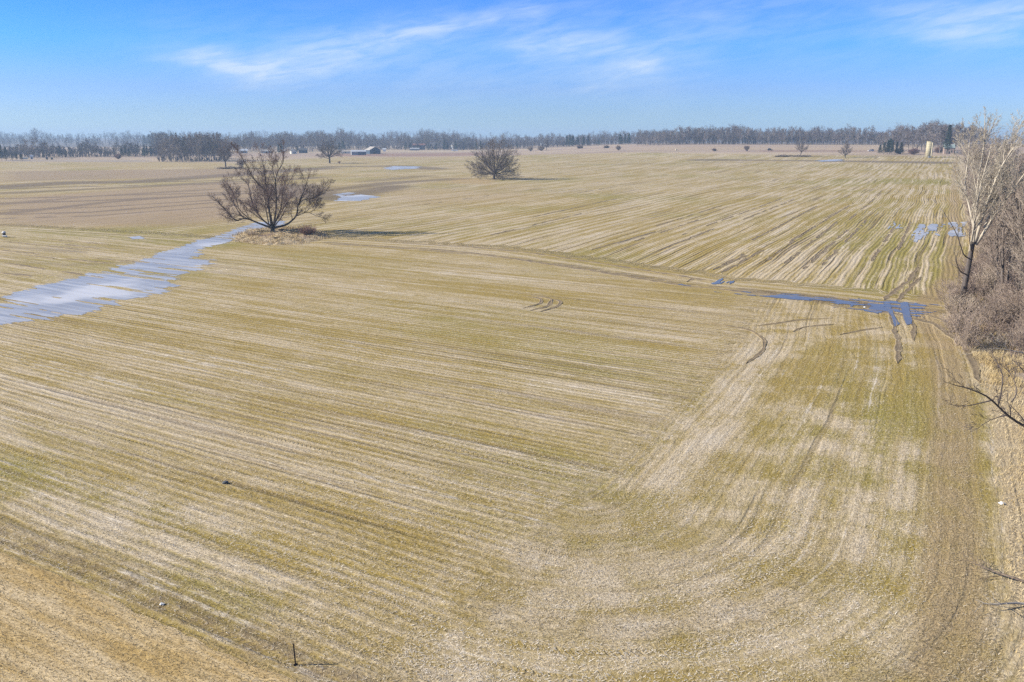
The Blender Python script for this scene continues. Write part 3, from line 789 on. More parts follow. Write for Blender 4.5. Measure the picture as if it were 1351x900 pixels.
# ------------------------------------------------------------------ bare trees
def tubes(segs, mat_, name, sides=None):
    """segs rows: p0(3) r0 p1(3) r1"""
    S = np.array(segs, float)
    Vs, Fs, off = [], [], 0
    rad = S[:, 3]
    for lo, hi, n in ((.10, 99, 8), (.035, .10, 5), (0, .035, 3)):
        if sides: n = sides if lo < .1 else max(sides, 5)
        T = S[(rad >= lo) & (rad < hi)]
        if not len(T): continue
        p0, r0, p1, r1 = T[:, :3], T[:, 3], T[:, 4:7], T[:, 7]
        d = p1 - p0; L = np.linalg.norm(d, axis=1)[:, None] + 1e-9; d = d / L
        ref = np.where(np.abs(d[:, 2:3]) < .9, np.array([[0, 0, 1.]]), np.array([[1., 0, 0]]))
        a_ = np.cross(d, ref); a_ /= np.linalg.norm(a_, axis=1)[:, None]; c_ = np.cross(d, a_)
        p0 = p0 - d * (r0[:, None] * .4)
        ang = np.arange(n) * 2 * math.pi / n; ca, sa = np.cos(ang), np.sin(ang)
        ring = a_[:, None] * ca[None, :, None] + c_[:, None] * sa[None, :, None]
        V = np.stack((p0[:, None] + ring * r0[:, None, None], p1[:, None] + ring * r1[:, None, None]), 1)   # m,2,n,3
        m_ = len(T); id_ = np.arange(m_ * 2 * n).reshape(m_, 2, n) + off
        F = np.stack((id_[:, 0], np.roll(id_[:, 0], -1, 1), np.roll(id_[:, 1], -1, 1), id_[:, 1]), -1)
        Vs.append(V.reshape(-1, 3)); Fs.append(F.reshape(-1, 4)); off += m_ * 2 * n
    return npmesh(name, np.concatenate(Vs), np.concatenate(Fs), mat_, True)


def unit(v):
    l = math.sqrt(v[0] ** 2 + v[1] ** 2 + v[2] ** 2) + 1e-9; return (v[0] / l, v[1] / l, v[2] / l)


def grow(segs, p, d, L, r, lvl, K, rnd):
    """one branch and everything on it; K: per level lists"""
    if lvl > K['max'] or L < .25: return
    n = max(2, int(L / K['seg'][lvl])); st = L / n; wig = K['wig'][lvl]; trop = K['trop'][lvl]
    r0 = r; kids = K['kids'][lvl]; start = K['start'][lvl]; tip = K.get('tip', .35)
    side = rnd.uniform(0, 6.28); bias = K.get('bias', (0, 0, 0))
    nextk = start + (1 - start) / max(kids, 1) * rnd.random()
    for i in range(n):
        f = (i + 1) / n
        d = unit((d[0] + rnd.gauss(0, wig) + bias[0], d[1] + rnd.gauss(0, wig) + bias[1], d[2] + rnd.gauss(0, wig) + trop + bias[2]))
        q = (p[0] + d[0] * st, p[1] + d[1] * st, p[2] + d[2] * st)
        r1 = max(r * (1 - (1 - tip) * f), K['rmin'])
        segs.append((*p, max(r0, K['rmin']), *q, r1)); p = q; r0 = r1
        while kids and f >= nextk and f <= 1.001:
            nextk += (1 - start) / kids
            side += 2.4 + rnd.uniform(-.5, .5)
            ang = K['ang'][lvl] * rnd.uniform(.75, 1.25)
            o = unit((rnd.gauss(0, 1), rnd.gauss(0, 1), rnd.gauss(0, 1)))
            c_ = unit((d[1] * o[2] - d[2] * o[1], d[2] * o[0] - d[0] * o[2], d[0] * o[1] - d[1] * o[0]))
            e = unit((d[0] * math.cos(ang) + c_[0] * math.sin(ang), d[1] * math.cos(ang) + c_[1] * math.sin(ang), d[2] * math.cos(ang) + c_[2] * math.sin(ang)))
            grow(segs, p, e, L * K['ratio'][lvl] * (1 - .45 * f) * rnd.uniform(.7, 1.2), r1 * K.get('rr', .62), lvl + 1, K, rnd)


def polylimb(segs, pts, r0, r1, K, rnd, lvl=1, kids=9, klen=4.2, start=.25, kang=.7):
    """a limb along given 3-D points, with branches grown from it"""
    P_ = [np.array(q, float) for q in pts]; Q = [P_[0]]
    for a_, b_ in zip(P_[:-1], P_[1:]):
        n = max(2, int(np.linalg.norm(b_ - a_) / .5))
        Q += [a_ + (b_ - a_) * i / n for i in range(1, n + 1)]
    Q = np.array(Q)
    for _ in range(3):
        T = Q.copy(); T[1:-1] = (Q[:-2] + 2 * Q[1:-1] + Q[2:]) / 4; Q = T
    Q[1:] += np.cumsum(np.array([[rnd.gauss(0, .025) for _ in range(3)] for _ in range(len(Q) - 1)]), 0) * .5
    n = len(Q) - 1
    ks = sorted(start + (1.0 - start) * (i + rnd.random()) / kids for i in range(kids))
    for i in range(n):
        f0, f1 = i / n, (i + 1) / n
        ra, rb = r0 + (r1 - r0) * f0 ** .8, r0 + (r1 - r0) * f1 ** .8
        segs.append((*Q[i], ra, *Q[i + 1], rb))
        while ks and ks[0] <= f1:
            ks.pop(0); d = Q[i + 1] - Q[i]; d /= np.linalg.norm(d)
            o = np.array([rnd.gauss(0, 1) for _ in range(3)]); c_ = np.cross(d, o); c_ /= np.linalg.norm(c_); c_[2] = abs(c_[2]) * .8 + .1
            a_ = kang * rnd.uniform(.6, 1.3); e = unit(tuple(d * math.cos(a_) + c_ * math.sin(a_)))
            grow(segs, tuple(Q[i + 1]), e, klen * rnd.uniform(.6, 1.25) * (1 - .5 * f1), rb * .55, lvl, K, rnd)
    d = Q[-1] - Q[-2]
    grow(segs, tuple(Q[-1]), unit(tuple(d)), klen * .4, r1, lvl, K, rnd)


def put_tree(name, trunk, crown, loc, bark, twig, label, cat='tree', group=None, rz=0, scale=1):
    root = empty(name, loc, rz, scale)
    link(bpy.data.objects.new('trunk', tubes(trunk, bark, 'trunk')), root)
    link(bpy.data.objects.new('crown', tubes(crown, twig, 'crown')), root)
    return tag(root, label, cat, group)


def copy_thing(root, loc, rz, scale, label=None, group=None, squash=1.):
    r = root.copy(); C.objects.link(r); r.location = loc; r.rotation_euler = (0, 0, rz); r.scale = (scale * squash, scale * squash, scale)
    if label: r['label'] = label
    if group: r['group'] = group
    for ch in root.children:
        c_ = ch.copy(); C.objects.link(c_); c_.parent = r
    return r


# --- the big spreading tree on the grassy mound: limbs traced in its own metres, then given depth
rnd = random.Random(3)
hx, hy, hz = G(360, 308)
SC = FPX / (hy * math.cos(PITCH) + HC * math.sin(PITCH))     # px per metre there


def tp(cx_, cy_, dep): return ((cx_ - 520) / 6.43 / SC, dep, (762 - cy_) / 6.43 / SC * 1.03)


KM = dict(max=4, seg=[1, .6, .5, .4, .35], wig=[.1, .12, .14, .14, .12], trop=[0, .05, .05, .04, .02], kids=[0, 8, 7, 5, 0], start=[.2, .12, .12, .1, 0],
          ang=[.6, .55, .55, .6, .6], ratio=[.6, .68, .66, .62, .5], rmin=.0125, tip=.3, rr=.6)
limbs = [([(510, 715, 0), (420, 682, -.4), (345, 642, -1), (292, 626, -1.4), (238, 662, -1.8), (190, 590, -2), (140, 528, -2.3), (100, 485, -2.6)], .26, .05, 12),
         ([(292, 626, -1.4), (250, 575, -1), (215, 520, -.6), (165, 430, 0)], .11, .035, 8), ([(345, 642, -1), (275, 560, -2.5), (262, 450, -3), (215, 360, -3.5)], .12, .035, 9),
         ([(500, 700, 0), (430, 655, 1), (352, 560, 2), (325, 460, 2.6), (308, 370, 3.2), (250, 325, 3.6)], .22, .05, 12),
         ([(512, 695, 0), (497, 560, .6), (485, 420, 1), (470, 300, 1.4), (452, 180, 2), (425, 105, 2.2)], .27, .05, 13),
         ([(485, 425, 1), (430, 370, .2), (385, 300, -.6), (350, 205, -1), (285, 90, -1.4)], .16, .04, 12),
         ([(530, 695, 0), (570, 560, -.8), (583, 440, -1.2), (585, 330, -1.6), (610, 260, -1.9), (665, 195, -2), (680, 90, -2.4)], .26, .05, 14),
         ([(530, 695, 0), (600, 600, -2), (640, 520, -3), (662, 400, -3.8), (700, 300, -4)], .17, .04, 10),
         ([(540, 715, 0), (640, 692, .8), (722, 622, 1.3), (730, 540, 1.6), (790, 420, 2), (832, 300, 2.3)], .27, .05, 13),
         ([(732, 540, 1.6), (780, 490, .8), (850, 482, 0), (922, 470, -.5), (950, 420, -.8), (1005, 375, -1)], .14, .04, 11),
         ([(722, 622, 1.3), (800, 590, 2), (852, 618, 2.6), (905, 640, 3)], .11, .03, 8), ([(785, 595, 1.8), (840, 560, 1), (900, 540, 0)], .08, .025, 6),
         ([(490, 680, 0), (440, 570, 3), (385, 480, 4.6), (350, 400, 5.6)], .15, .04, 10),
         ([(525, 700, 0), (545, 600, -3), (530, 480, -5), (540, 380, -6)], .17, .04, 10), ([(530, 700, 0), (560, 610, 3.5), (620, 500, 6), (640, 420, 7)], .17, .04, 10),
         ([(515, 700, 0), (470, 640, -3.5), (400, 560, -6), (370, 500, -7.5)], .16, .04, 9), ([(535, 705, 0), (620, 640, -3.5), (690, 560, -6), (740, 470, -7)], .16, .04, 9),
         ([(585, 330, -1.6), (560, 230, -.6), (550, 130, 0)], .1, .035, 8), ([(600, 480, -3), (700, 380, -4.5), (760, 280, -5)], .1, .03, 8)]
segs = []
for pts, r0, r1, nk in limbs: polylimb(segs, [tp(*q) for q in pts], r0, r1, KM, rnd, 1, int(nk * 1.45), 3.9, .24)
tr = [(0, 0, -.4, .62, *tp(520, 735, 0), .52), (*tp(520, 735, 0), .52, *tp(518, 705, 0), .50)]
for i in range(7):
    a_ = i * .9; tr.append((.75 * math.cos(a_), .75 * math.sin(a_), -.2, .14, .25 * math.cos(a_), .25 * math.sin(a_), .7, .26))
heavy = [s for s in segs if s[3] > .06]; fine = [s for s in segs if s[3] <= .06]
root = empty('maple_tree', (hx, hy, hz))
link(bpy.data.objects.new('trunk', tubes(tr + heavy, M['bark'], 'trunk')), root)
link(bpy.data.objects.new('crown', tubes(fine, M['twig_red'], 'crown')), root)
tag(root, 'wide bare tree with a low fork and reddish twigs on the mound by the ice', 'tree')


# --- field oaks and other lone trees
def fan_tree(seed, H, Wd, K, fork=.14, nl=16, r=.6, low=.05, lean=0.):
    """short trunk, many straight limbs fanning to a rounded crown"""
    rn = random.Random(seed); tr = [(0, 0, -.4, r * 1.25, 0, 0, H * .04, r * .95), (0, 0, H * .04, r * .95, lean * H * .1, 0, H * fork, r * .8)]
    cr = []; base = (lean * H * .1, 0, H * fork)
    for i in range(nl):
        t = (i + .5) / nl; th = math.acos(1 - t * (1 - low)) * 1.0
        a_ = i * 2.399 + rn.uniform(-.3, .3)
        d = (math.sin(th) * math.cos(a_), math.sin(th) * math.sin(a_), math.cos(th))
        L = 1 / math.sqrt((math.sin(th) / (Wd / 2)) ** 2 + (math.cos(th) / (H * (1 - fork))) ** 2)
        p = (base[0], base[1], base[2] * rn.uniform(.75, 1.15))
        grow(cr, p, unit((d[0], d[1], d[2] + .05)), L * .84 * rn.uniform(.9, 1.06), r * .40 * (1.15 - .5 * t), 1, K, rn)
    hv = [s for s in cr if s[3] > .09]; fn = [s for s in cr if s[3] <= .09]
    return tr + hv, fn


KO = dict(max=4, seg=[1, 1.1, .8, .6, .5], wig=[.1, .05, .08, .1, .1], trop=[0, .012, .015, .01, 0], kids=[0, 11, 9, 6, 0], start=[.2, .25, .12, .1, 0],
          ang=[.6, .5, .55, .6, .6], ratio=[.6, .44, .52, .55, .5], rmin=.021, tip=.22, rr=.55)
t_, c_ = fan_tree(5, 23.5, 31, KO, .12, 38, .62, -.25)
put_tree('oak_tree', t_, c_, G(652, 236.5), M['bark_oak'], M['twig_oak'], 'dense round bare tree standing alone in the middle of the field')
KP = dict(KO); KP['kids'] = [0, 11, 8, 6, 0]; KP['rmin'] = .036
t_, c_ = fan_tree(8, 24, 24, KP, .2, 15, .8, .1)
put_tree('oak_tree', t_, c_, G(435, 215.5), M['bark'], M['twig_oak'], 'dark bare tree with spreading limbs left of the low grey barns')
KQ = dict(KO); KQ['trop'] = [0, .05, .04, .02, 0]; KQ['kids'] = [0, 12, 9, 6, 0]; KQ['rmin'] = .032
t_, c_ = fan_tree(12, 25, 17, KQ, .2, 13, .55, .45)
put_tree('bare_tree', t_, c_, G(298, 222.5), M['bark_oak'], M['twig_far'], 'tall bare tree over a brush pile behind the big mound tree')
t_, c_ = fan_tree(17, 16, 13, KQ, .25, 11, .45, .3, .3)
put_tree('bare_tree', t_, c_, G(1056, 206.5), M['bark'], M['twig_oak'], 'bare tree rising from a brush pile in the upper right field')
t_, c_ = fan_tree(23, 15, 13, KQ, .12, 12, .4, .3)
put_tree('bare_tree', t_, c_, G(1115, 208.5), M['bark'], M['twig_oak'], 'lone bare tree with a short forked trunk left of the white car')
t_, c_ = fan_tree(26, 15, 12, KQ, .28, 11, .4, .4)
put_tree('bare_tree', t_, c_, G(721, 198), M['bark'], M['twig_oak'], 'dark bare tree beside two round shrubs right of the field oak')


# --- the pale cottonwood at the hedge
rnd = random.Random(21)
cx0, cy0, cz0 = G(1268, 404)
KC = dict(max=4, seg=[1, .8, .6, .45, .35], wig=[.05, .07, .09, .1, .1], trop=[0, .03, .03, .02, 0], kids=[0, 10, 8, 5, 0], start=[.2, .15, .15, .1, 0],
          ang=[.5, .42, .45, .5, .5], ratio=[.6, .55, .58, .55, .5], rmin=.012, tip=.25, rr=.6, bias=(.018, 0, .0))
c_ = []
t_ = [(0, 0, -.3, .42, .12, 0, 3.0, .36), (.12, 0, 3.0, .36, .3, 0, 5.6, .33), (.3, 0, 5.6, .33, .45, 0, 8.6, .3)]
S2 = FPX / (cy0 * math.cos(PITCH) + HC * math.sin(PITCH)) * 1.0


def cp(px, py, dep=0): return ((px - 1268) / S2, dep, (404 - py) / S2)


for pts, r0, r1, nk, kl in [([(1273, 320, 0), (1272, 280, .3), (1273, 240, .8), (1278, 200, 1.2), (1276, 175, 1.4)], .25, .06, 12, 4.4), ([(1275, 318, 0), (1282, 270, -.4), (1290, 225, -1), (1305, 190, -1.5)], .24, .06, 13, 4.6),
                            ([(1277, 322, 0), (1292, 280, -1), (1312, 235, -2), (1335, 200, -2.6), (1348, 190, -3)], .22, .05, 13, 4.4), ([(1285, 300, 0), (1305, 265, 1.5), (1330, 245, 2.6), (1362, 236, 3.4)], .16, .05, 10, 4.),
                            ([(1270, 330, 0), (1262, 290, -1.6), (1258, 250, -2.6), (1262, 205, -3)], .16, .05, 11, 3.8), ([(1272, 300, .2), (1262, 250, 1.8), (1266, 195, 2.6)], .16, .05, 11, 3.8),
                            ([(1290, 280, -1), (1320, 270, -2), (1350, 250, -3)], .1, .04, 9, 3.4),
                            ([(1282, 270, 0), (1300, 215, 1), (1318, 178, 1.4)], .13, .04, 10, 3.6)]:
    polylimb(c_, [cp(*q) for q in pts], r0, r1, KC, rnd, 1, int(nk * 1.5), kl * 1.15, .1, .5)
dk = []
KD = dict(KC); KD['kids'] = [0, 4, 3, 2, 0]; KD['bias'] = (0, 0, 0)
for pts in ([(1273, 342, 0), (1258, 336, -.8), (1245, 310, -1.4), (1232, 292, -1.8), (1222, 280, -2)], [(1273, 332, 0), (1262, 325, -1.6), (1254, 312, -2.4), (1250, 285, -3)], [(1270, 362, 0), (1256, 358, -1), (1246, 345, -1.6), (1240, 330, -2)], [(1268, 375, 0), (1258, 388, -1.4), (1250, 390, -2)]):
    polylimb(dk, [cp(*q) for q in pts], .1, .03, KD, rnd, 2, 6, 2.2, .4, .6)
rt = empty('cottonwood_tree', (cx0, cy0, cz0))
link(bpy.data.objects.new('trunk', tubes(t_ + [s for s in dk if s[3] > .03], M['bark_oak'], 'trunk')), rt)
link(bpy.data.objects.new('crown', tubes(c_ + [s for s in dk if s[3] <= .03], M['twig_pale'], 'crown')), rt)
tag(rt, 'tall pale-branched tree standing at the near end of the hedge above the puddle', 'tree')

# --- the tree whose limbs reach into the frame at the right
rnd = random.Random(33)
bx, by, bz = G(1440, 640)
S3 = FPX / (by * math.cos(PITCH) + HC * math.sin(PITCH)); bd = by


def rp(px, py, dep=0):
    dx, dy, dz = ray(px, py); k = (by + dep) / dy; return (dx * k - bx, dep, HC + dz * k - bz)


KR = dict(max=4, seg=[1, .5, .4, .3, .25], wig=[.1, .12, .14, .15, .14], trop=[0, .02, .02, .01, 0], kids=[0, 5, 5, 4, 0], start=[.2, .2, .15, .1, 0],
          ang=[.6, .6, .6, .6, .6], ratio=[.6, .66, .64, .6, .5], rmin=.012, tip=.3, rr=.6)
l1 = []
K2 = dict(KR); K2['kids'] = [0, 5, 4, 3, 0]; K2['max'] = 4
for pts, r0, r1, nk, kl in [([(1425, 600, 0), (1385, 575, -.2), (1351, 562, -.4), (1325, 546, -.5), (1312, 528, -.6), (1285, 515, -.8), (1262, 510, -1)], .16, .03, 9, 1.6),
                            ([(1318, 532, -.5), (1325, 505, -.2), (1322, 482, .2), (1312, 472, .4)], .06, .02, 6, 1.2), ([(1335, 530, 0), (1345, 520, 1), (1338, 500, 1.4), (1330, 485, 1.6)], .05, .02, 5, 1.2),
                            ([(1310, 528, -.6), (1290, 532, -1), (1272, 538, -1.2), (1255, 534, -1.4)], .05, .015, 6, .9), ([(1328, 548, -.5), (1305, 552, -1), (1290, 565, -1.2)], .04, .015, 5, .9),
                            ([(1425, 590, 0), (1400, 540, .5), (1372, 510, 1), (1351, 490, 1.2)], .12, .03, 8, 1.6), ([(1440, 560, 0), (1430, 480, 1), (1410, 420, 1.4)], .15, .04, 8, 2.4), ([(1445, 560, 0), (1480, 470, -1), (1500, 400, -2)], .16, .04, 8, 2.4)]:
    polylimb(l1, [rp(*q) for q in pts], r0, r1, K2, rnd, 1, int(nk * 1.4), kl * 1.5, .22, .7)
tr = [(0, 0, -.3, .34, .0, 0, 1.2, .27), (0, 0, 1.2, .27, *rp(1425, 592), .2), (*rp(1425, 592), .2, *rp(1442, 555), .17), (*rp(1425, 602), .18, *rp(1425, 596), .17)]
rt = empty('leaning_tree', (bx, by, bz))
link(bpy.data.objects.new('trunk', tubes(tr + [s for s in l1 if s[3] > .05], M['bark'], 'trunk')), rt)
link(bpy.data.objects.new('crown', tubes([s for s in l1 if s[3] <= .05], M['twig_oak'], 'crown')), rt)
tag(rt, 'dark bare tree reaching its limbs over the field edge at the right border', 'tree')


# --- the hedge: a few grown trees, copied
def hedge_proto(seed, H, bend, dens=1.):
    rn = random.Random(seed); tr, cr = [], []
    K = dict(max=4, seg=[1.2, .8, .6, .45, .35], wig=[.05, .08, .1, .12, .12], trop=[.03, .05, .04, .02, 0], kids=[15, 9, 7, 5, 0], start=[.15, .2, .15, .1, 0],
             ang=[.5, .5, .5, .55, .5], ratio=[.45, .55, .55, .5, .5], rmin=.019, tip=.22, rr=.55, bias=(bend, 0, 0))
    for k in range(rn.choice((1, 2, 3))):
        al = []; a_ = rn.uniform(0, 6.28); grow(al, (rn.uniform(-.5, .5) * k, rn.uniform(-.5, .5) * k, -.3), unit((.12 * math.cos(a_) * (k + .4), .12 * math.sin(a_) * (k + .4), 1)), H * rn.uniform(.72, .95), .16 + H * .006, 0, K, rn)
        tr += [s for s in al if s[3] > .07]; cr += [s for s in al if s[3] <= .07]
    return tr, cr


protos = []
for i, (H, bd_) in enumerate([(15, .0), (18, .02), (12, .0), (17, -.01), (20, .01), (11, .02)]):
    t_, c_ = hedge_proto(40 + i, H, bd_)
    protos.append((tubes(t_, M['bark_hedge'], 'trunk'), tubes(c_, M['twig_hedge'], 'crown'), H))
lab_hedge = 'bare brown tree crowded among others in the hedge along the right edge'
rh = random.Random(91); nh = 0; first = {}


def hedge_tree(i, loc, rz, sc_, label, group):
    if i not in first:
        root = empty('hedge_tree', loc, rz, sc_)
        link(bpy.data.objects.new('trunk', protos[i][0]), root); link(bpy.data.objects.new('crown', protos[i][1]), root)
        tag(root, label, 'tree', group); first[i] = root; return root
    return copy_thing(first[i], loc, rz, sc_, label, group, rh.uniform(.85, 1.1))


for k in range(160):
    s0 = 106 + 620 * (k / 160.) ** 1.8; of = rh.uniform(3.5, 7) if k % 3 == 0 else rh.uniform(6, 30)
    s0 += rh.uniform(-3, 3)
    if s0 < 125: of = max(of, 6.5)
    x = NR[0] * (CE + of) + E2[0] * s0; y = NR[1] * (CE + of) + E2[1] * s0
    hedge_tree(rh.randrange(6), (x, y, float(hgt(x, y))), rh.uniform(0, 6.28), rh.uniform(.72, 1.05) * (1.0 if s0 < 300 else .9), lab_hedge, 'bare trees in the hedge on the right')


# shrubs in the hedge
def shrub_mesh(seed, H, n, mat_, thick=.012, spread=.5):
    rn = random.Random(seed); s_ = []
    K = dict(max=3, seg=[.4, .35, .3, .3], wig=[.1, .12, .15, .1], trop=[.02, .03, .0, 0], kids=[6, 5, 3, 0], start=[.2, .15, .1, 0], ang=[.5, .55, .6, .5], ratio=[.6, .6, .55, .5], rmin=thick, tip=.3, rr=.7)
    for i in range(n):
        a_ = rn.uniform(0, 6.28); q = rn.uniform(.1, 1) * spread
        grow(s_, (rn.uniform(-.4, .4) * H * .4, rn.uniform(-.4, .4) * H * .4, -.05), unit((q * math.cos(a_), q * math.sin(a_), 1)), H * rn.uniform(.6, 1.05) * .75, thick * 2.2, 0, K, rn)
    return tubes(s_, mat_, 'shrub', 3)


shr = [shrub_mesh(60 + i, h_, 24, M['shrub'], .012, sp_) for i, (h_, sp_) in enumerate([(2.6, .8), (3.6, .6), (2.0, 1.1), (4.4, .5)])]
for k in range(290):
    s0 = 76 + 330 * (k / 290.) ** 1.8 + rh.uniform(-2, 2); of = rh.uniform(1.5, 6) if k % 2 else rh.uniform(3, 26)
    if s0 < 100: of = rh.uniform(3.5, 14)
    if 105 < s0 < 140: of -= 2.2
    x = NR[0] * (CE + of) + E2[0] * s0; y = NR[1] * (CE + of) + E2[1] * s0
    if 26 <= k < 110: s0 = 98 + 62 * (k - 26) / 84.; of = rh.uniform(-.3, 8) - 3.2 * math.exp(-((s0 - 122) / 22.) ** 2) if s0 < 135 else rh.uniform(0., 10); x = NR[0] * (CE + of) + E2[0] * s0; y = NR[1] * (CE + of) + E2[1] * s0
    if k < 26: s0 = 46 + 34 * k / 26.; of = rh.uniform(3.2, 7.5); x = NR[0] * (CE + of) + E2[0] * s0; y = NR[1] * (CE + of) + E2[1] * s0
    o = link(bpy.data.objects.new('shrub', shr[rh.randrange(3)])); o.location = (x, y, float(hgt(x, y))); o.rotation_euler = (0, 0, rh.uniform(0, 6.28)); o.scale = (rh.uniform(.8, 1.2) * (1.35 if 100 < s0 < 240 else (.62 if k < 26 else 1.)),) * 3
    tag(o, 'tangled brown bush filling the foot of the hedge on the right', 'bush', 'bushes at the foot of the hedge')


# fallen branches at the lower right border
def fallen(loc, seed, L, mat_, label, rz):
    rn = random.Random(seed); s_ = []
    K = dict(max=3, seg=[.4, .3, .25, .2], wig=[.08, .12, .14, .1], trop=[-.01, 0, 0, 0], kids=[7, 5, 3, 0], start=[.2, .2, .1, 0], ang=[.7, .6, .6, .5], ratio=[.5, .55, .5, .5], rmin=.010, tip=.25, rr=.6)
    grow(s_, (0, 0, .12), (1, 0, .12), L, .07, 0, K, rn)
    s_ = [(a0, b0, max(c0, .02), r0, a1_, b1_, max(c1_, .02), r1_) for (a0, b0, c0, r0, a1_, b1_, c1_, r1_) in s_]
    o = link(bpy.data.objects.new('fallen_branch', tubes(s_, mat_, 'branch'))); o.location = loc; o.rotation_euler = (0, 0, rz); tag(o, label, 'branch')


fallen(G(1350, 770), 2, 2.6, M['log'], 'forked fallen branch lying at the lower right border of the field', R(150))
fallen(G(1352, 800), 4, 2.4, M['bark_pale'], 'pale fallen branch below the forked one at the right border', R(185))
fallen(G(1362, 470), 6, 6.0, M['bark_pale'], 'long pale limb lying across the brush under the hedge', R(182))

# ------------------------------------------------------------------ the mound under the big tree
mpts = GP([(305, 312), (330, 303), (385, 300), (430, 306), (435, 314), (400, 322), (350, 324), (312, 319)])
mx = np.linspace(min(p[0] for p in mpts) - 3, max(p[0] for p in mpts) + 3, 110); my = np.linspace(min(p[1] for p in mpts) - 3, max(p[1] for p in mpts) + 3, 90)
MX, MY = np.meshgrid(mx, my); sdm = poly_sd(MX, MY, mpts)
MZ = -.06 + .55 * sstep(-.5, 5, sdm) + .45 * (vnoise(MX * .9, MY * .9, 1) - .35) * sstep(-.5, 1.5, sdm) + .2 * (vnoise(MX * 2.6, MY * 2.6, 2) - .4) * sstep(-.5, 1, sdm)
k = sdm > -1.2; id_ = np.arange(MX.size).reshape(MX.shape)
kk = k[:-1, :-1] & k[1:, :-1] & k[:-1, 1:] & k[1:, 1:]
Fm = np.stack((id_[:-1, :-1], id_[:-1, 1:], id_[1:, 1:], id_[1:, :-1]), -1)[kk]


def mound_mat():
    m_, q = mat('mound_grass'); P = q.node('ShaderNodeNewGeometry').outputs['Position']
    n1 = q.noise(P, .6, 4., .6); n2 = q.noise(P, 5., 3., .7)
    c = q.mixc(q.mr(n1, .35, .65), (.42, .315, .19), (.52, .42, .28)); c = q.mixc(q.mr(q.noise(P, .35, 3.), .52, .68), c, (.24, .17, .13))
    c = q.mixc(1., c, q.mixc(n2, (.65, .65, .65), (1.3, 1.3, 1.3)), 'MULTIPLY'); finish(q, c, .9, n2, .1, 0., .9, .25); return m_


M['mound'] = mound_mat()
used = np.unique(Fm); mp_ = np.zeros(MX.size, int); mp_[used] = np.arange(len(used))
me = npmesh('mound', np.stack((MX, MY, MZ), -1).reshape(-1, 3)[used], mp_[Fm], M['mound'], True)
tag(link(bpy.data.objects.new('mound_ground', me)), kind='structure')
n = 16000; x = rng.uniform(mx[0], mx[-1], n); y = rng.uniform(my[0], my[-1], n); sdp = poly_sd(x, y, mpts); k = (sdp > -.6) & (vnoise(x * .5, y * .5, 12) > .35); x, y, sdp = x[k], y[k], sdp[k]; n = len(x)
zz = -.06 + .55 * sstep(-.5, 5, sdp) + .45 * (vnoise(x * .9, y * .9, 1) - .35) * sstep(-.5, 1.5, sdp)
tag(blades('mound_grass', x, y, rng.uniform(.3, .9, n), rng.uniform(.05, .1, n), rng.uniform(.4, 1.4, n), rng.uniform(0, 6.28, n), np.clip(.2 + .6 * vnoise(x * .4, y * .4, 3) + .2 * rng.random(n), 0, 1), M['dgrass'], zz), 'rough dry grass on the mound under the big tree', 'grass', kind='stuff')


def lone_shrub(px, py, seed, H, label, m_='shrub', n=60, spread=1., thick=.02, group=None):
    loc = G(px, py); o = link(bpy.data.objects.new('shrub', shrub_mesh(seed, H, n, M[m_], thick, spread))); o.location = (loc[0], loc[1], loc[2] + .05); tag(o, label, 'bush', group); return o


lone_shrub(406, 313, 71, 3.2, 'round reddish bush on the right end of the mound', 'shrub_red', 90, 1.1, .014)
lone_shrub(333, 313, 72, 1.8, 'low brown bush on the left slope of the mound', 'shrub', 40, 1.3, .012)
for (px, py, L, rz, lb) in [(377, 307, 3.2, .1, 'dark rotten log just right of the big trunk on the mound'), (392, 311, 3.4, -.5, 'dark log between the big trunk and the round bush'), (368, 318, 2.2, .6, 'short log at the near foot of the mound'), (352, 309, 2.4, .15, 'log lying against the left side of the big trunk')]:
    g_ = MB(); P0 = Vector((-L / 2, 0, 0))
    for i in range(5):
        a_ = Vector((-L / 2 + L * i / 5, .08 * math.sin(i * 1.7), .05 * math.sin(i))); b_ = Vector((-L / 2 + L * (i + 1) / 5, .08 * math.sin((i + 1) * 1.7), .05 * math.sin(i + 1))); g_.tube(a_, b_, .27 - .02 * i, .25 - .02 * i, 9)
    g_.tube((0, 0, .1), (.4, .3, .6), .09, .04, 6)
    loc = G(px, py); o = g_.build('log', M['bark'], None, True); o.location = (loc[0], loc[1], .55); o.rotation_euler = (0, .05, rz); tag(o, lb, 'log')


# brush piles, logs, lone shrubs far in the field
def brush_pile(px, py, Wd, H, seed, label):
    rn = random.Random(seed); root = empty('brush_pile', G(px, py)); s_ = []; t_2 = []
    for i in range(150):
        u = rn.uniform(-1, 1); z0 = rn.uniform(0, .5) * H * (1 - u * u); a_ = rn.uniform(0, 6.28); L = rn.uniform(1.5, 4)
        s_.append((u * Wd / 2, rn.uniform(-1, 1) * Wd * .15, z0, .07, u * Wd / 2 + L * math.cos(a_), rn.uniform(-1, 1) * Wd * .15, z0 + rn.uniform(0, .6) * H * .8, .03))
    for i in range(9):
        u = rn.uniform(-.8, .8); a_ = rn.gauss(0, .4); L = rn.uniform(3, 6)
        t_2.append((u * Wd / 2 - L / 2, rn.uniform(-2, 2), .4, .4, u * Wd / 2 + L / 2, rn.uniform(-2, 2), .5 + rn.uniform(0, .8), .3))
    link(bpy.data.objects.new('twigs', tubes(s_, M['shrub'], 'twigs')), root); link(bpy.data.objects.new('logs', tubes(t_2, M['bark'], 'logs')), root)
    tag(root, label, 'brush pile')


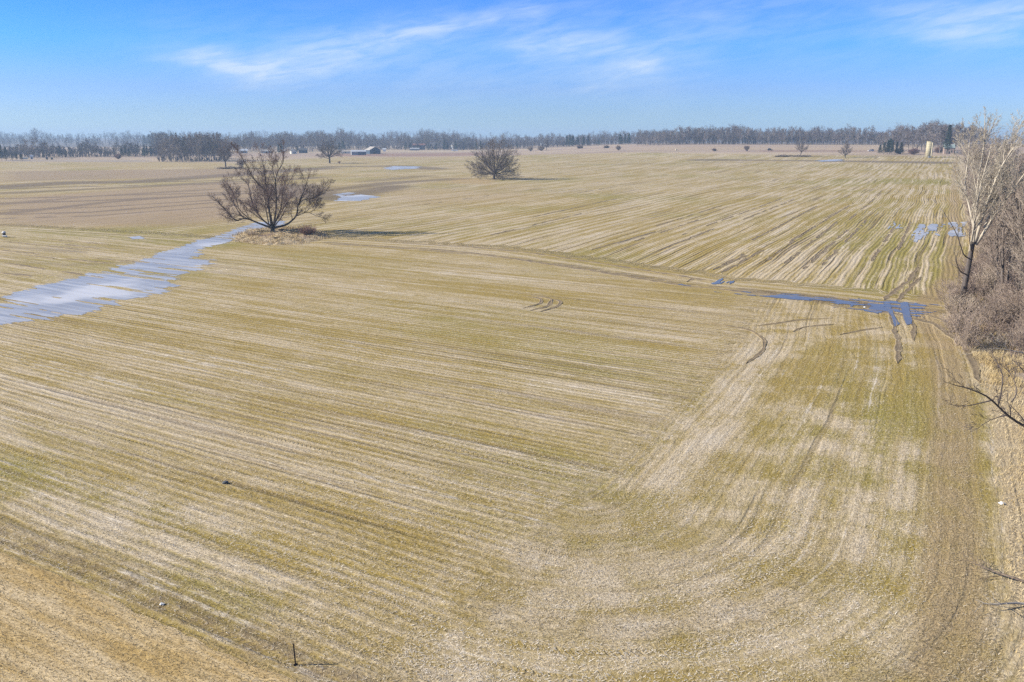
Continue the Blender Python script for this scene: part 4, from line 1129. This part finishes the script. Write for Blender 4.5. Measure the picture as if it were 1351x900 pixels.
brush_pile(304, 223, 19, 3.0, 5, 'heap of dark brush at the foot of the tall tree behind the mound')
brush_pile(1058, 207, 16, 2.6, 6, 'heap of dark brush under the bare tree in the upper right field')
brush_pile(1034, 207, 12, 3.0, 7, 'heap of brown brush just left of the bare tree in the upper right field')
lone_shrub(700, 199.5, 81, 6.5, 'round grey bush left of its twin, right of the field oak', 'shrub', 70, .9, .05)
lone_shrub(714, 199, 82, 6.5, 'dark round bush beside the upright bare tree right of the field oak', 'shrub', 110, .9, .06)
lone_shrub(816, 198.5, 83, 5.5, 'single small bush on the rise in the centre distance', 'shrub', 60, .6, .05)
lone_shrub(942, 199.5, 84, 3.2, 'low wide pair of bushes on the pale rise below the wood', 'shrub', 90, 1.6, .05)
lone_shrub(985, 199.5, 85, 5.5, 'upright small bush on the pale rise left of the dark car', 'shrub', 80, .45, .045)
lone_shrub(318, 221, 86, 7, 'small bare sapling clump right of the tall tree behind the mound', 'shrub', 26, .7, .05)
lone_shrub(448, 216, 87, 2.5, 'thin low bush at the foot of the dark tree near the barns', 'shrub_red', 20, .9, .04)
for px, py, sd_, h_, lb in [(1205, 204, 88, 6, 'reddish thicket bush left of the silo'), (1186, 203, 89, 5, 'reddish low bush left of the silo thicket'), (1238, 202, 90, 6, 'reddish bush right of the silo'), (1170, 201, 191, 4, 'low bush in front of the dark pines left of the silo'), (156, 210, 92, 5, 'orange-brown bush at the far edge of the left field')]:
    lone_shrub(px, py, sd_, h_, lb, 'shrub_red', 90, 1.4, .05)
for (px, py, w0, w1_, h_, lb) in [(765, 196, 16, 12, 5, 'dark bushy strip below the centre pines, left part'), (800, 195.5, 16, 12, 4, 'bushy strip at the field end, centre part')]:
    lone_shrub(px, py, int(px), h_, lb, 'shrub', 160, 2.6, .06)

# ------------------------------------------------------------------ woods
def wood_proto(seed, H, n0=10, thick=.05, W=.34):
    """tall forest tree: visible pale trunk, narrow crown of ascending twigs"""
    rn = random.Random(seed); al = []
    K = dict(max=3, seg=[1.8, 1.7, 1.3, 1.2], wig=[.04, .07, .1, .12], trop=[.03, .06, .05, .02], kids=[n0, 9, 7, 0], start=[.10, .12, .1, 0], ang=[.5, .5, .5, .5], ratio=[W, .55, .55, .5], rmin=thick, tip=.25, rr=.6)
    grow(al, (0, 0, -.3), (rn.uniform(-.04, .04), rn.uniform(-.04, .04), 1), H * .86, .26, 0, K, rn)
    nt = max(2, int(H * .86 / 1.8))
    return [s for s in al if s[3] > .12], [s for s in al if s[3] <= .12]


WP = []
for i in range(6):
    t_, c_ = wood_proto(100 + i, 19, 17, .055, .38); WP.append((t_, c_, tubes(t_, M['bark_far'], 'trunk', 5), tubes(c_, M['twig_far'], 'crown', 3)))
rw = random.Random(5); wfirst = {}


def wood_tree(loc, H, label, group, kinds=(0, 1, 2, 3, 4, 5), wide=1.):
    i = rw.choice(kinds); s_ = H / 19.
    if i not in wfirst:
        root = empty('wood_tree', loc, 0, s_); link(bpy.data.objects.new('trunk', WP[i][2]), root); link(bpy.data.objects.new('crown', WP[i][3]), root)
        tag(root, label, 'tree', group); wfirst[i] = root; return root
    return copy_thing(wfirst[i], loc, rw.uniform(0, 6.28), s_, label, group, wide * rw.uniform(.85, 1.15))


# the wood along the skyline right of centre: front trees each on its own
for k in range(150):
    px = 846 + (1165 - 846) * (k + rw.random()) / 150; r_ = 1140 + 26 * rw.random() - 20 * (px > 1100)
    hh_ = np.interp(px, [846, 870, 900, 925, 960, 1165], [15, 18, 20, 22, 19.5, 19]) * rw.uniform(.8, 1.06) * (.82 + .3 * float(vnoise(px / 7., 1., 3)))
    wood_tree(D(px, r_), hh_, 'tall bare tree in the front row of the wood on the skyline right of centre', 'front trees of the skyline wood')
# grove on the left behind the field
for k in range(34):
    px = 206 + 88 * (k + rw.random()) / 34; r_ = 800 + 55 * rw.random()
    wood_tree(D(px, r_), np.interp(px, [206, 225, 250, 290, 300], [15, 20, 23, 22, 16]) * rw.uniform(.88, 1.06), 'pale bare tree of the grove beyond the left field', 'trees of the left grove', wide=1.15)
for px, r_, H_ in [(45, 960, 19), (34, 970, 16), (58, 965, 15), (26, 975, 13), (118, 1000, 17), (124, 1010, 13)]:
    wood_tree(D(px, r_), H_, 'broad bare tree among the buildings at the far left' if px < 80 else 'bare tree standing above the low far left treeline', 'broad trees at the far left', wide=1.8)
for px, r_, H_, wd_ in [(1168, 890, 17, 1.5), (1178, 880, 20, 1.6), (1190, 870, 20, 1.6), (1200, 865, 21, 1.6), (1212, 860, 22, 1.7), (1222, 850, 23, 1.6), (1232, 850, 24, 1.7), (1242, 840, 24, 1.6), (1252, 840, 24, 1.5), (1262, 835, 24, 1.5), (1205, 900, 22, 1.5), (1218, 905, 23, 1.5), (1240, 900, 25, 1.5), (1184, 900, 20, 1.4), (1228, 880, 25, 1.6), (1256, 880, 25, 1.5), (1270, 830, 24, 1.6), (1280, 830, 24, 1.6)]:
    wood_tree(D(px, r_), H_ * .93, 'broad bare tree of the farm grove behind the silo', 'trees of the farm grove behind the silo', wide=wd_)


# masses farther off: one object each
def far_wood(name, label, specs, mat_, seed):
    rn = np.random.default_rng(seed); Vs, Fs, off = [], [], 0
    base = []
    for t_, c_, _, _ in WP[:4]:
        S = np.array(t_ + c_); S = S[np.r_[0:len(t_), len(t_):len(S):3]]
        # flat two-sided strips are enough at this distance, turned each its own way
        base.append(S)
    for (px0, px1, r0, r1, n, h0, h1) in specs:
        for _ in range(n):
            px = rn.uniform(px0, px1); x, y, z = D(px, rn.uniform(r0, r1)); S = base[rn.integers(4)]; s_ = rn.uniform(h0, h1) / 19. * (.62 + .62 * float(vnoise(px / 14., r1 / 50., seed)) + .22 * float(vnoise(px / 2.5, 3., seed))); a_ = rn.uniform(0, 6.28); wd = rn.uniform(1.0, 1.5)
            c0, s0 = math.cos(a_) * s_ * wd, math.sin(a_) * s_ * wd
            def tf(Q): return np.stack((Q[:, 0] * c0 - Q[:, 1] * s0 + x, Q[:, 0] * s0 + Q[:, 1] * c0 + y, Q[:, 2] * s_ + z), 1)
            p0, p1 = tf(S[:, :3]), tf(S[:, 4:7]); d = p1 - p0; o = np.stack((-d[:, 1], d[:, 0], rn.normal(0, 1, len(d))), 1) + rn.normal(0, 1, (len(d), 3)); wv = np.cross(d, o); wv /= np.linalg.norm(wv, axis=1)[:, None] + 1e-9
            wv *= np.maximum(S[:, 3], .09)[:, None] * 2.2
            V = np.stack((p0 - wv, p0 + wv, p1), 1).reshape(-1, 3); Vs.append(V); m_ = len(S); Fs.append(np.arange(m_ * 3).reshape(m_, 3) + off); off += m_ * 3
    me = npmesh(name, np.concatenate(Vs), np.concatenate(Fs), mat_)
    return tag(link(bpy.data.objects.new(name, me)), label, 'wood', kind='stuff')


M['mass'] = simple('wood_mass', (.195, .165, .155), (.115, .10, .098), .02, .95)
far_wood('skyline_wood', 'deep part of the bare wood on the skyline right of centre', [(840, 1170, 1160, 1330, 520, 14, 20), (840, 1170, 1160, 1200, 260, 4, 8), (1160, 1300, 1000, 1250, 200, 16, 20)], M['mass'], 1)
far_wood('centre_belt', 'grey-brown belt of bare trees across the centre distance', [(600, 848, 1330, 1480, 420, 9, 18), (600, 848, 1320, 1360, 200, 4, 8), (420, 625, 1330, 1600, 430, 12, 24), (420, 625, 1320, 1360, 170, 4, 8), (640, 700, 1280, 1330, 30, 8, 14)], M['mass'], 2)
far_wood('left_belt', 'low belt of bare trees behind the left field', [(-120, 210, 985, 1060, 380, 7, 12.5), (-120, 210, 980, 1000, 130, 3, 6), (205, 300, 850, 900, 50, 10, 19), (205, 300, 800, 850, 60, 2, 5), (295, 430, 1150, 1500, 330, 10, 22), (200, 300, 1000, 1300, 120, 16, 21)], M['mass'], 3)
far_wood('distant_woods', 'wooded rises fading blue along the horizon', [(-160, 620, 1750, 2250, 520, 12, 19), (-160, 620, 2300, 3600, 900, 18, 28), (560, 1000, 2200, 3400, 300, 18, 26), (1000, 1500, 1500, 2400, 240, 14, 22)], M['mass'], 4)


# pines and spruces
def conifer(seed, H, Wd):
    rn = np.random.default_rng(seed); n = 900
    t = rn.random(n) ** .8; z = H * (.12 + .88 * t); rr = Wd / 2 * (1 - t) ** .8 * (.75 + .25 * np.sin(z * 3.1)) * rn.random(n) ** .4; a_ = rn.uniform(0, 6.28, n)
    c_ = np.stack((rr * np.cos(a_), rr * np.sin(a_), z), 1); V = c_[:, None] + rn.normal(0, .42, (n, 3, 3)) * np.array((1, 1, .45))
    V[:, 0] += np.stack((np.cos(a_), np.sin(a_), -.5 * np.ones(n)), 1) * .5
    g_ = MB(); g_.tube((0, 0, -.3), (0, 0, H * .9), .22, .05, 6)
    return g_, npmesh('crown', V.reshape(-1, 3), np.arange(3 * n).reshape(n, 3), M['needles'])


cf = []
for i, (H_, W_) in enumerate([(14, 7), (12, 8), (16, 6)]): cf.append(conifer(i, H_, W_) + (H_,))
cfirst = {}
for px, r_, H_, lb, gp in ([(px, r, h, 'dark evergreen in the clump left of the silo', 'evergreens left of the silo') for px, r, h in [(1168, 815, 10), (1173, 812, 12), (1179, 810, 12), (1185, 812, 11), (1191, 815, 10), (1176, 820, 13), (1163, 818, 8)]]
                           + [(1252, 815, 24, 'tall dark spruce standing above the farmhouse', None)]
                           + [(px, r, h, 'dark pine standing out of the centre belt of bare trees', 'pines in the centre belt') for px, r, h in [(748, 1300, 17), (752, 1310, 18), (756, 1300, 16), (762, 1300, 14), (770, 1310, 15), (776, 1300, 15), (818, 1290, 16), (825, 1290, 15), (830, 1290, 16), (790, 1300, 10), (820, 1280, 12), (682, 1300, 12), (628, 1250, 13), (634, 1255, 13)]]
                           + [(px, r, h, 'dark evergreen in the low far left treeline', 'evergreens at the far left') for px, r, h in [(4, 900, 12), (-2, 900, 14), (12, 905, 6), (18, 905, 7), (24, 905, 6), (76, 1000, 11), (158, 985, 9), (163, 985, 10), (188, 985, 9), (192, 985, 11), (197, 988, 9), (168, 985, 8)]]
                           + [(px, r, h, 'dark evergreen among the farmsteads beyond the barns', 'evergreens round the farmsteads') for px, r, h in [(366, 1080, 11), (370, 1085, 12), (391, 1100, 9), (400, 1100, 9), (447, 1250, 12), (452, 1260, 14), (535, 1290, 12), (541, 1290, 11), (551, 1300, 9), (586, 1290, 16), (590, 1290, 12), (601, 1295, 14), (565, 1290, 10), (568, 1290, 9), (575, 1290, 10), (489, 1200, 9)]]
                           + [(px, r, h, 'far pine breaking the skyline on the left rise', 'pines on the left rise') for px, r, h in [(196, 2000, 24), (201, 2010, 26), (207, 2000, 25), (213, 2010, 27), (219, 2000, 26), (226, 2000, 28), (232, 2010, 28), (190, 2010, 22)]]):
    i = rw.randrange(3); loc = D(px, r_); s_ = H_ / cf[i][2]
    if i not in cfirst:
        root = empty('pine_tree', loc, 0, s_); cf[i][0].build('trunk', M['bark'], root); link(bpy.data.objects.new('crown', cf[i][1]), root); cfirst[i] = root
    else: root = copy_thing(cfirst[i], loc, rw.uniform(0, 6.28), s_)
    if 'group' in root: del root['group']
    tag(root, lb, 'tree', gp)


# ------------------------------------------------------------------ buildings
def face_cam(loc): return -math.atan2(loc[0], loc[1])


def house(name, px, py, wpx, hpx, wall, roof, label, cat='house', rot=0., depth=.7, eave=.58, door='dark', windows=2, group=None, chimney=False, axis='x', opening=None):
    loc = G(px, py); sc_ = FPX / (loc[1] * math.cos(PITCH) + (HC - loc[2]) * math.sin(PITCH)); W_ = wpx / sc_; H_ = hpx / sc_; Dp = W_ * depth
    root = empty(name, loc, face_cam(loc) + rot); he = H_ * eave
    if axis == 'x':            # ridge runs across the view
        g_ = MB().add([(y_, z_, 0) for y_, z_ in []], [])
        prof = [(-Dp / 2, -.2), (-Dp / 2, he), (0, H_ - .15), (Dp / 2, he), (Dp / 2, -.2)]
        n_ = 5; V = [(-W_ / 2, y_, z_) for y_, z_ in prof] + [(W_ / 2, y_, z_) for y_, z_ in prof]
        g_.add(V, [tuple(range(n_)), tuple(range(2 * n_ - 1, n_ - 1, -1))] + [(i, n_ + i, n_ + (i + 1) % n_, (i + 1) % n_) for i in range(n_)])
        r_ = MB()
        for s in (-1, 1):
            a0 = (s * (Dp / 2 + .5), he - .25); a1_ = (0, H_)
            V = [(xx, yy, zz + o) for xx in (-W_ / 2 - .4, W_ / 2 + .4) for yy, zz in (a0, a1_) for o in (.05, .28)]
            r_.add(V, [(0, 1, 3, 2), (4, 6, 7, 5), (0, 4, 5, 1), (2, 3, 7, 6), (0, 2, 6, 4), (1, 5, 7, 3)])
    else:
        g_ = MB().prism([(-W_ / 2, -.2), (W_ / 2, -.2), (W_ / 2, he), (0, H_ - .15), (-W_ / 2, he)], -Dp / 2, Dp / 2); r_ = MB()
        for s in (-1, 1):
            a0 = (s * (W_ / 2 + .4), he - .2); a1_ = (0, H_)
            V = [(xx, yy, zz + o) for xx, zz in (a0, a1_) for yy in (-Dp / 2 - .4, Dp / 2 + .4) for o in (.05, .28)]
            r_.add(V, [(0, 1, 3, 2), (4, 6, 7, 5), (0, 4, 5, 1), (2, 3, 7, 6), (0, 2, 6, 4), (1, 5, 7, 3)])
    g_.build('wall', M[wall], root); rf = r_.build('roof', M[roof], root)
    if chimney: MB().box(W_ * .2, W_ * .2 + .8, -.4, .4, H_ - .8, H_ + 1.).build('chimney', M['brick'], rf)
    if door:
        dw = opening * W_ if opening else 1.0; dh = he * .85 if opening else 2.1
        x0 = (-dw / 2 if opening and axis == 'y' else (W_ / 2 - dw - .5 if opening else -.5))
        MB().box(x0, x0 + dw, -Dp / 2 - .06, -Dp / 2 + .1, 0, dh).build('door', M[door], root)  # with opening set, a flat dark panel painted for the shade inside
    for i in range(windows):
        xw = W_ * (-.36 + .72 * (i + .5) / windows * 1.) if windows > 1 else W_ * .25
        if abs(xw) < 1.2: xw += 1.8
        fr = MB().box(xw - .6, xw + .6, -Dp / 2 - .05, -Dp / 2 + .1, 1., 2.3).build('window', M['white'], root)
        MB().box(xw - .5, xw + .5, -Dp / 2 - .08, -Dp / 2, 1.1, 2.2).build('pane', M['glass'], fr)
    return tag(root, label, cat, group)


house('barn', 492, 203, 15, 9, 'slate', 'tanroof', 'dark blue barn with a pale roof, the tallest of the farm buildings', 'barn', R(22), 1.1, .55, 'dark', 0, axis='y', opening=.3)
house('shed', 473, 204.5, 19, 6, 'grey', 'whiteroof', 'long grey shed with a pale roof left of the dark blue barn', 'shed', R(8), .4, .72, 'slate', 0, opening=.5)
house('shed', 456, 202.5, 13, 3.6, 'cream', 'tanroof', 'low tan shed left of the long grey shed', 'shed', 0, .5, .7, 'dark', 0)
house('shed', 507, 200, 4, 4, 'white', 'whiteroof', 'tiny white shed right of the dark blue barn', 'shed', 0, 1., .7, None, 0)
house('building', 553, 197.5, 16, 7.5, 'slate', 'redroof', 'long dark blue building with a rust red roof in the centre belt', 'building', 0, .5, .75, 'dark', 4)
house('shed', 547, 198.5, 12, 3, 'grey', 'whiteroof', 'low grey shed in front of the long dark blue building', 'shed', 0, .4, .8, None, 0)
house('house', 571, 196.5, 5, 6, 'white', 'darkroof', 'narrow white house right of the long dark blue building', 'house', .3, 1., .6, 'dark', 1, axis='y')
house('house', 598.5, 197, 5, 8, 'white', 'whiteroof', 'tall white gabled house near the white trailer', 'house', .5, 1., .6, 'dark', 1, axis='y')
house('house', 588, 197, 7, 4, 'cream', 'darkroof', 'low cream house left of the tall white gabled house', 'house', 0, .7, .6, 'dark', 2)
house('house', 635.5, 195, 6, 6, 'white', 'whiteroof', 'white house seen through the left side of the field oak', 'house', .4, .8, .55, 'dark', 1)
house('house', 717, 194, 8, 4.5, 'white', 'whiteroof', 'white house behind the round bushes right of the field oak', 'house', 0, .7, .6, 'dark', 2)
house('house', 283, 203, 7, 5.5, 'white', 'darkroof', 'white house between the left grove and the tall tree', 'house', .2, .8, .6, 'dark', 2, chimney=True)
house('house', 268, 204, 4, 3, 'white', 'darkroof', 'small white house among the grove trees, nearer their right end', 'house', 0, .8, .6, None, 1)
house('house', 256, 204, 4, 3, 'cream', 'darkroof', 'small cream house half hidden in the grove', 'house', 0, .8, .6, None, 1)
house('house', 321, 202, 11, 5, 'cream', 'whiteroof', 'pale low house just right of the tall tree behind the mound', 'house', 0, .6, .6, 'dark', 2)
house('house', 352, 202, 15, 4.5, 'cream', 'tanroof', 'long tan house above the top of the mound tree', 'house', 0, .4, .6, 'dark', 3)
house('house', 374, 201, 3.5, 3, 'white', 'whiteroof', 'tiny white outbuilding between the long tan house and the cream one', 'house', 0, 1., .6, None, 0)
house('house', 387, 203, 7, 6.5, 'cream', 'darkroof', 'cream gabled house above the right side of the mound tree', 'house', .3, .9, .55, 'dark', 1, axis='y')
house('house', 400, 202, 11, 6, 'slate', 'darkroof', 'slate blue house right of the cream gabled one', 'house', 0, .6, .6, 'dark', 2)
house('house', 22.5, 204, 6.5, 5, 'white', 'whiteroof', 'white house under the broad tree at the far left', 'house', .2, .8, .6, 'dark', 1)
house('house', 30, 203, 3.5, 5, 'white', 'whiteroof', 'small white house right of the white one at the far left', 'house', .2, .8, .6, None, 1)
house('shed', 42, 210, 3, 5, 'white', 'whiteroof', 'little white shed at the far edge of the left field', 'shed', 0, 1., .7, 'dark', 0)
house('shed', 33, 210, 7, 2.6, 'cream', 'tanroof', 'low tan shed left of the little white shed', 'shed', 0, .5, .7, None, 0)
house('farmhouse', 1251, 203, 12, 12.5, 'farmwall', 'greenroof', 'farmhouse with a grey-green roof behind the pale hedge tree', 'house', .2, .7, .62, 'dark', 3, chimney=True)
house('house', 1153, 187.5, 9, 5, 'white', 'whiteroof', 'white roofed house in the wood above the white car', 'house', 0, .7, .6, None, 1)
house('house', 1180, 187.5, 7, 5, 'white', 'whiteroof', 'white roofed house in the wood left of the silo', 'house', .2, .7, .6, None, 1)


# silo
def silo(px, py):
    loc = G(px, py); sc_ = FPX / (loc[1] * math.cos(PITCH) + (HC - loc[2]) * math.sin(PITCH)); r_ = 7.4 / sc_ / 2; H_ = 20.5 / sc_
    root = empty('silo', loc)
    MB().lathe([(r_, -.3), (r_, H_)], 32).build('wall', M['silo'], root, True)
    g_ = MB()
    for k in range(9): z_ = H_ * (k + .5) / 9.2; g_.lathe([(r_ + .03, z_), (r_ + .05, z_ + .03), (r_ + .03, z_ + .07)], 32)
    g_.build('hoops', M['rust'], root)
    MB().lathe([(r_ + .06, H_ - .02), (r_ + .06, H_ + .22), (r_ - .22, H_ + .22), (r_ - .22, H_ + .1)], 32).build('rim', M['silo'], root)
    a_ = R(-60); ch = MB().box(r_ + .02, r_ + .55, -.4, .4, 1., H_ * .95)
    c_ = ch.build('chute', M['bale'], root); c_.rotation_euler = (0, 0, a_)
    MB().box(-r_ * .5, r_ * .5, -r_ - .6, -r_ + .2, -.1, 1.).build('base', M['grey'], root)
    tag(root, 'tall roofless tan stave silo at the far right end of the field', 'silo')


silo(1224.5, 208)


# vehicles
def vehicle(px, py, L, m_, label, rz=0., van=False, name='parked_car'):
    loc = G(px, py); root = empty(name, loc, rz); h = 2.0 if van else 1.45; W_ = 1.8; wr = .33
    side = [(-L / 2, .3), (L / 2, .3), (L / 2, .72), (L / 2 - .1, .86), (L * .22, .95), (-L / 2 + .15, .98), (-L / 2, .8)]
    MB().prism(side, -W_ / 2, W_ / 2).build('body', M[m_], root)
    k = .96; top = h
    cab = [(-L / 2 + .25, k), (L * .22, k), (L * .06, top), (-L / 2 + .65, top)]
    MB().prism(cab, -W_ / 2 + .12, W_ / 2 - .12).build('cabin', M[m_], root)
    for s in (-1, 1):
        y_ = s * (W_ / 2 - .12); g_ = MB().prism([(-L / 2 + .5, k + .08), (L * .16, k + .08), (L * .04, top - .1), (-L / 2 + .75, top - .1)], min(y_, y_ + s * .015), max(y_, y_ + s * .015)); g_.build('side_window', M['glass'], root)
        for xx in (-L * .31, L * .31):
            w_ = MB().tube((xx, s * (W_ / 2 - .2), wr), (xx, s * (W_ / 2 + .02), wr), wr, wr, 16).build('wheel', M['rubber'], root)
            MB().tube((xx, s * (W_ / 2 + .0), wr), (xx, s * (W_ / 2 + .035), wr), wr * .6, wr * .6, 12).build('rim', M['grey'], w_)
        MB().box(L / 2 - .02, L / 2 + .03, s * .62 - .18, s * .62 + .18, .58, .74).build('headlight', M['white'], root)
    g_ = MB().add([(L * .22 + .01, -.7, k + .04), (L * .22 + .01, .7, k + .04), (L * .07 + .01, .62, top - .06), (L * .07 + .01, -.62, top - .06), (L * .2, -.7, k), (L * .2, .7, k), (L * .05, .62, top - .1), (L * .05, -.62, top - .1)], [(0, 1, 2, 3), (4, 7, 6, 5), (0, 3, 7, 4), (1, 5, 6, 2), (3, 2, 6, 7), (0, 4, 5, 1)])
    g_.build('windscreen', M['glass'], root)
    return tag(root, label, 'car')


vehicle(1016, 198.6, 5.2, 'car_black', 'dark car passing along the pale rise in the upper right', R(5), True)
vehicle(1149, 199.8, 5.6, 'car_white', 'white car on the rise left of the silo thicket', R(185), True)
vehicle(1254.5, 202.6, 4.6, 'car_white', 'white car parked at the farm, left one of the pair', R(60))
vehicle(1260.5, 202.2, 4.6, 'car_white', 'white car parked at the farm, right one of the pair', R(170))


def trailer(px, py):
    loc = G(px, py); root = empty('trailer', loc); MB().prism([(-4.5, .7), (4, .7), (4.6, 1.3), (4.4, 2.4), (-4.4, 2.4), (-4.7, 1.8)], -1.2, 1.2).build('body', M['white'], root)
    for xx in (-1, .2): MB().tube((xx, -1.25, .42), (xx, -.95, .42), .42, .42, 14).build('wheel', M['rubber'], root)
    MB().box(4.4, 6., -.08, .08, .55, .75).build('tow_bar', M['rust'], root); MB().box(-3, 2.6, -1.23, -1.21, 1.4, 1.7).build('stripe', M['grey'], root)
    tag(root, 'long white trailer parked at the far field edge below the white gabled house', 'trailer')


trailer(600, 199.8)


def bale(px, py, r_, m_, label):
    loc = G(px, py); root = empty('round_bale', (loc[0], loc[1], loc[2] + r_ * .97), face_cam(loc) + .3)
    MB().tube((-.75, 0, 0), (.75, 0, 0), r_, r_, 20, False).build('wrap', M[m_], root, True); g_ = MB()
    for s in (-1, 1): g_.tube((s * .75, 0, 0), (s * .8, 0, 0), r_ * .98, r_ * .8, 20)
    g_.build('end_face', M['bale'] if m_ == 'bale' else M['bale_dark'], root); tag(root, label, 'bale')


bale(62, 210.6, 1.0, 'bale_dark', 'dark round bale at the far edge of the left field, left one of two')
bale(68.5, 210.6, 1.0, 'bale_dark', 'dark round bale at the far edge of the left field, right one of two')
bale(892, 198.6, .9, 'bale', 'pale round bale on the rise below the skyline wood')

# ------------------------------------------------------------------ small things in the near field
loc = G(390, 878)
root = empty('fence_post', loc); root.rotation_euler = (0, R(-1.5), R(30))
g_ = MB(); g_.box(-.03, .03, -.007, .007, -.2, 1.05); g_.box(-.006, .006, .008, .04, -.2, 1.05); g_.build('post', M['rust'], root)
g_ = MB()
for k in range(9): g_.box(-.014, .014, .041, .052, .12 + k * .1, .15 + k * .1)
g_.build('studs', M['rust'], root); MB().box(-.09, .09, -.02, -.0075, -.1, .1).build('anchor_plate', M['rust'], root)
tag(root, 'thin dark steel fence post standing at the near grass edge', 'fence post')
s_ = []; rn = random.Random(8); p = (loc[0] + .15, loc[1] - .02, .05)
for k in range(26):
    q = (p[0] + .07, p[1] + rn.gauss(0, .012) + .004, .04 + .04 * math.sin(k * .5)); s_.append((*p, .008, *q, .008)); p = q
tag(link(bpy.data.objects.new('wire', tubes(s_, M['rust'], 'wire'))), 'loose dark fence wire lying right of the steel post', 'wire')

loc = G(297.5, 638)
g_ = MB(); g_.lathe([(.10, -.05), (.24, .02), (.27, .12), (.2, .24), (.09, .29)], 11, (0, 0, 0), .14); o = g_.build('field_stone', M['stone'], None, True); o.location = loc; o.scale = (.8, .6, .62)
tag(o, 'dark grey stone lying alone on the stubble at left', 'stone')


def litter(px, py, sz, label, seed):
    rn = random.Random(seed); n = 7; V = []
    for j in range(n):
        for i in range(n): V.append(((i / (n - 1) - .5) * sz + rn.gauss(0, .02), (j / (n - 1) - .5) * sz * .8 + rn.gauss(0, .02), .03 + abs(rn.gauss(0, sz * .22)) * (1 - abs(i / (n - 1) - .5))))
    F = [(j * n + i, j * n + i + 1, (j + 1) * n + i + 1, (j + 1) * n + i) for j in range(n - 1) for i in range(n - 1)]
    me_ = bpy.data.meshes.new('litter'); me_.from_pydata(V, [], F); me_.materials.append(M['white']); o = link(bpy.data.objects.new('plastic_bag', me_)); l_ = G(px, py); o.location = l_
    md = o.modifiers.new('thick', 'SOLIDIFY'); md.thickness = .01; tag(o, label, 'litter')


litter(1321.5, 665, .34, 'crumpled white plastic bag at the right edge of the field', 1)
litter(214, 798, .2, 'small white scrap at the grass edge lower left', 2)
litter(1141, 406, .35, 'white scrap lying in the puddle at right', 3)

# pipe riser at the left border
loc = G(6, 313); root = empty('drain_riser', loc)
MB().lathe([(.34, -.2), (.34, .9), (.30, .95)], 16).build('pipe', M['rust'], root, True)
MB().lathe([(.40, .95), (.42, 1.1), (.2, 1.3), (.05, 1.34)], 16).build('cap', M['white'], root, True)
g_ = MB(); g_.box(.36, .44, -.5, .5, .0, .35, R(20)); g_.box(-.1, .9, -.55, -.45, .25, .5, R(-10)); g_.build('rail', M['white'], root)
tag(root, 'small dark drain pipe with a white cap standing at the left border', 'drain pipe')


# ------------------------------------------------------------------ haze
m_, q = mat('haze'); pv = q.node('ShaderNodeVolumePrincipled', {'Color': (.58, .78, 1.0, 1), 'Density': .00022, 'Anisotropy': .1}); q.node('ShaderNodeOutputMaterial', {'Volume': pv.outputs[0]})
o = MB().box(-6400, 6400, -400, 6400, -3, 62).build('haze', m_); tag(o, kind='stuff')
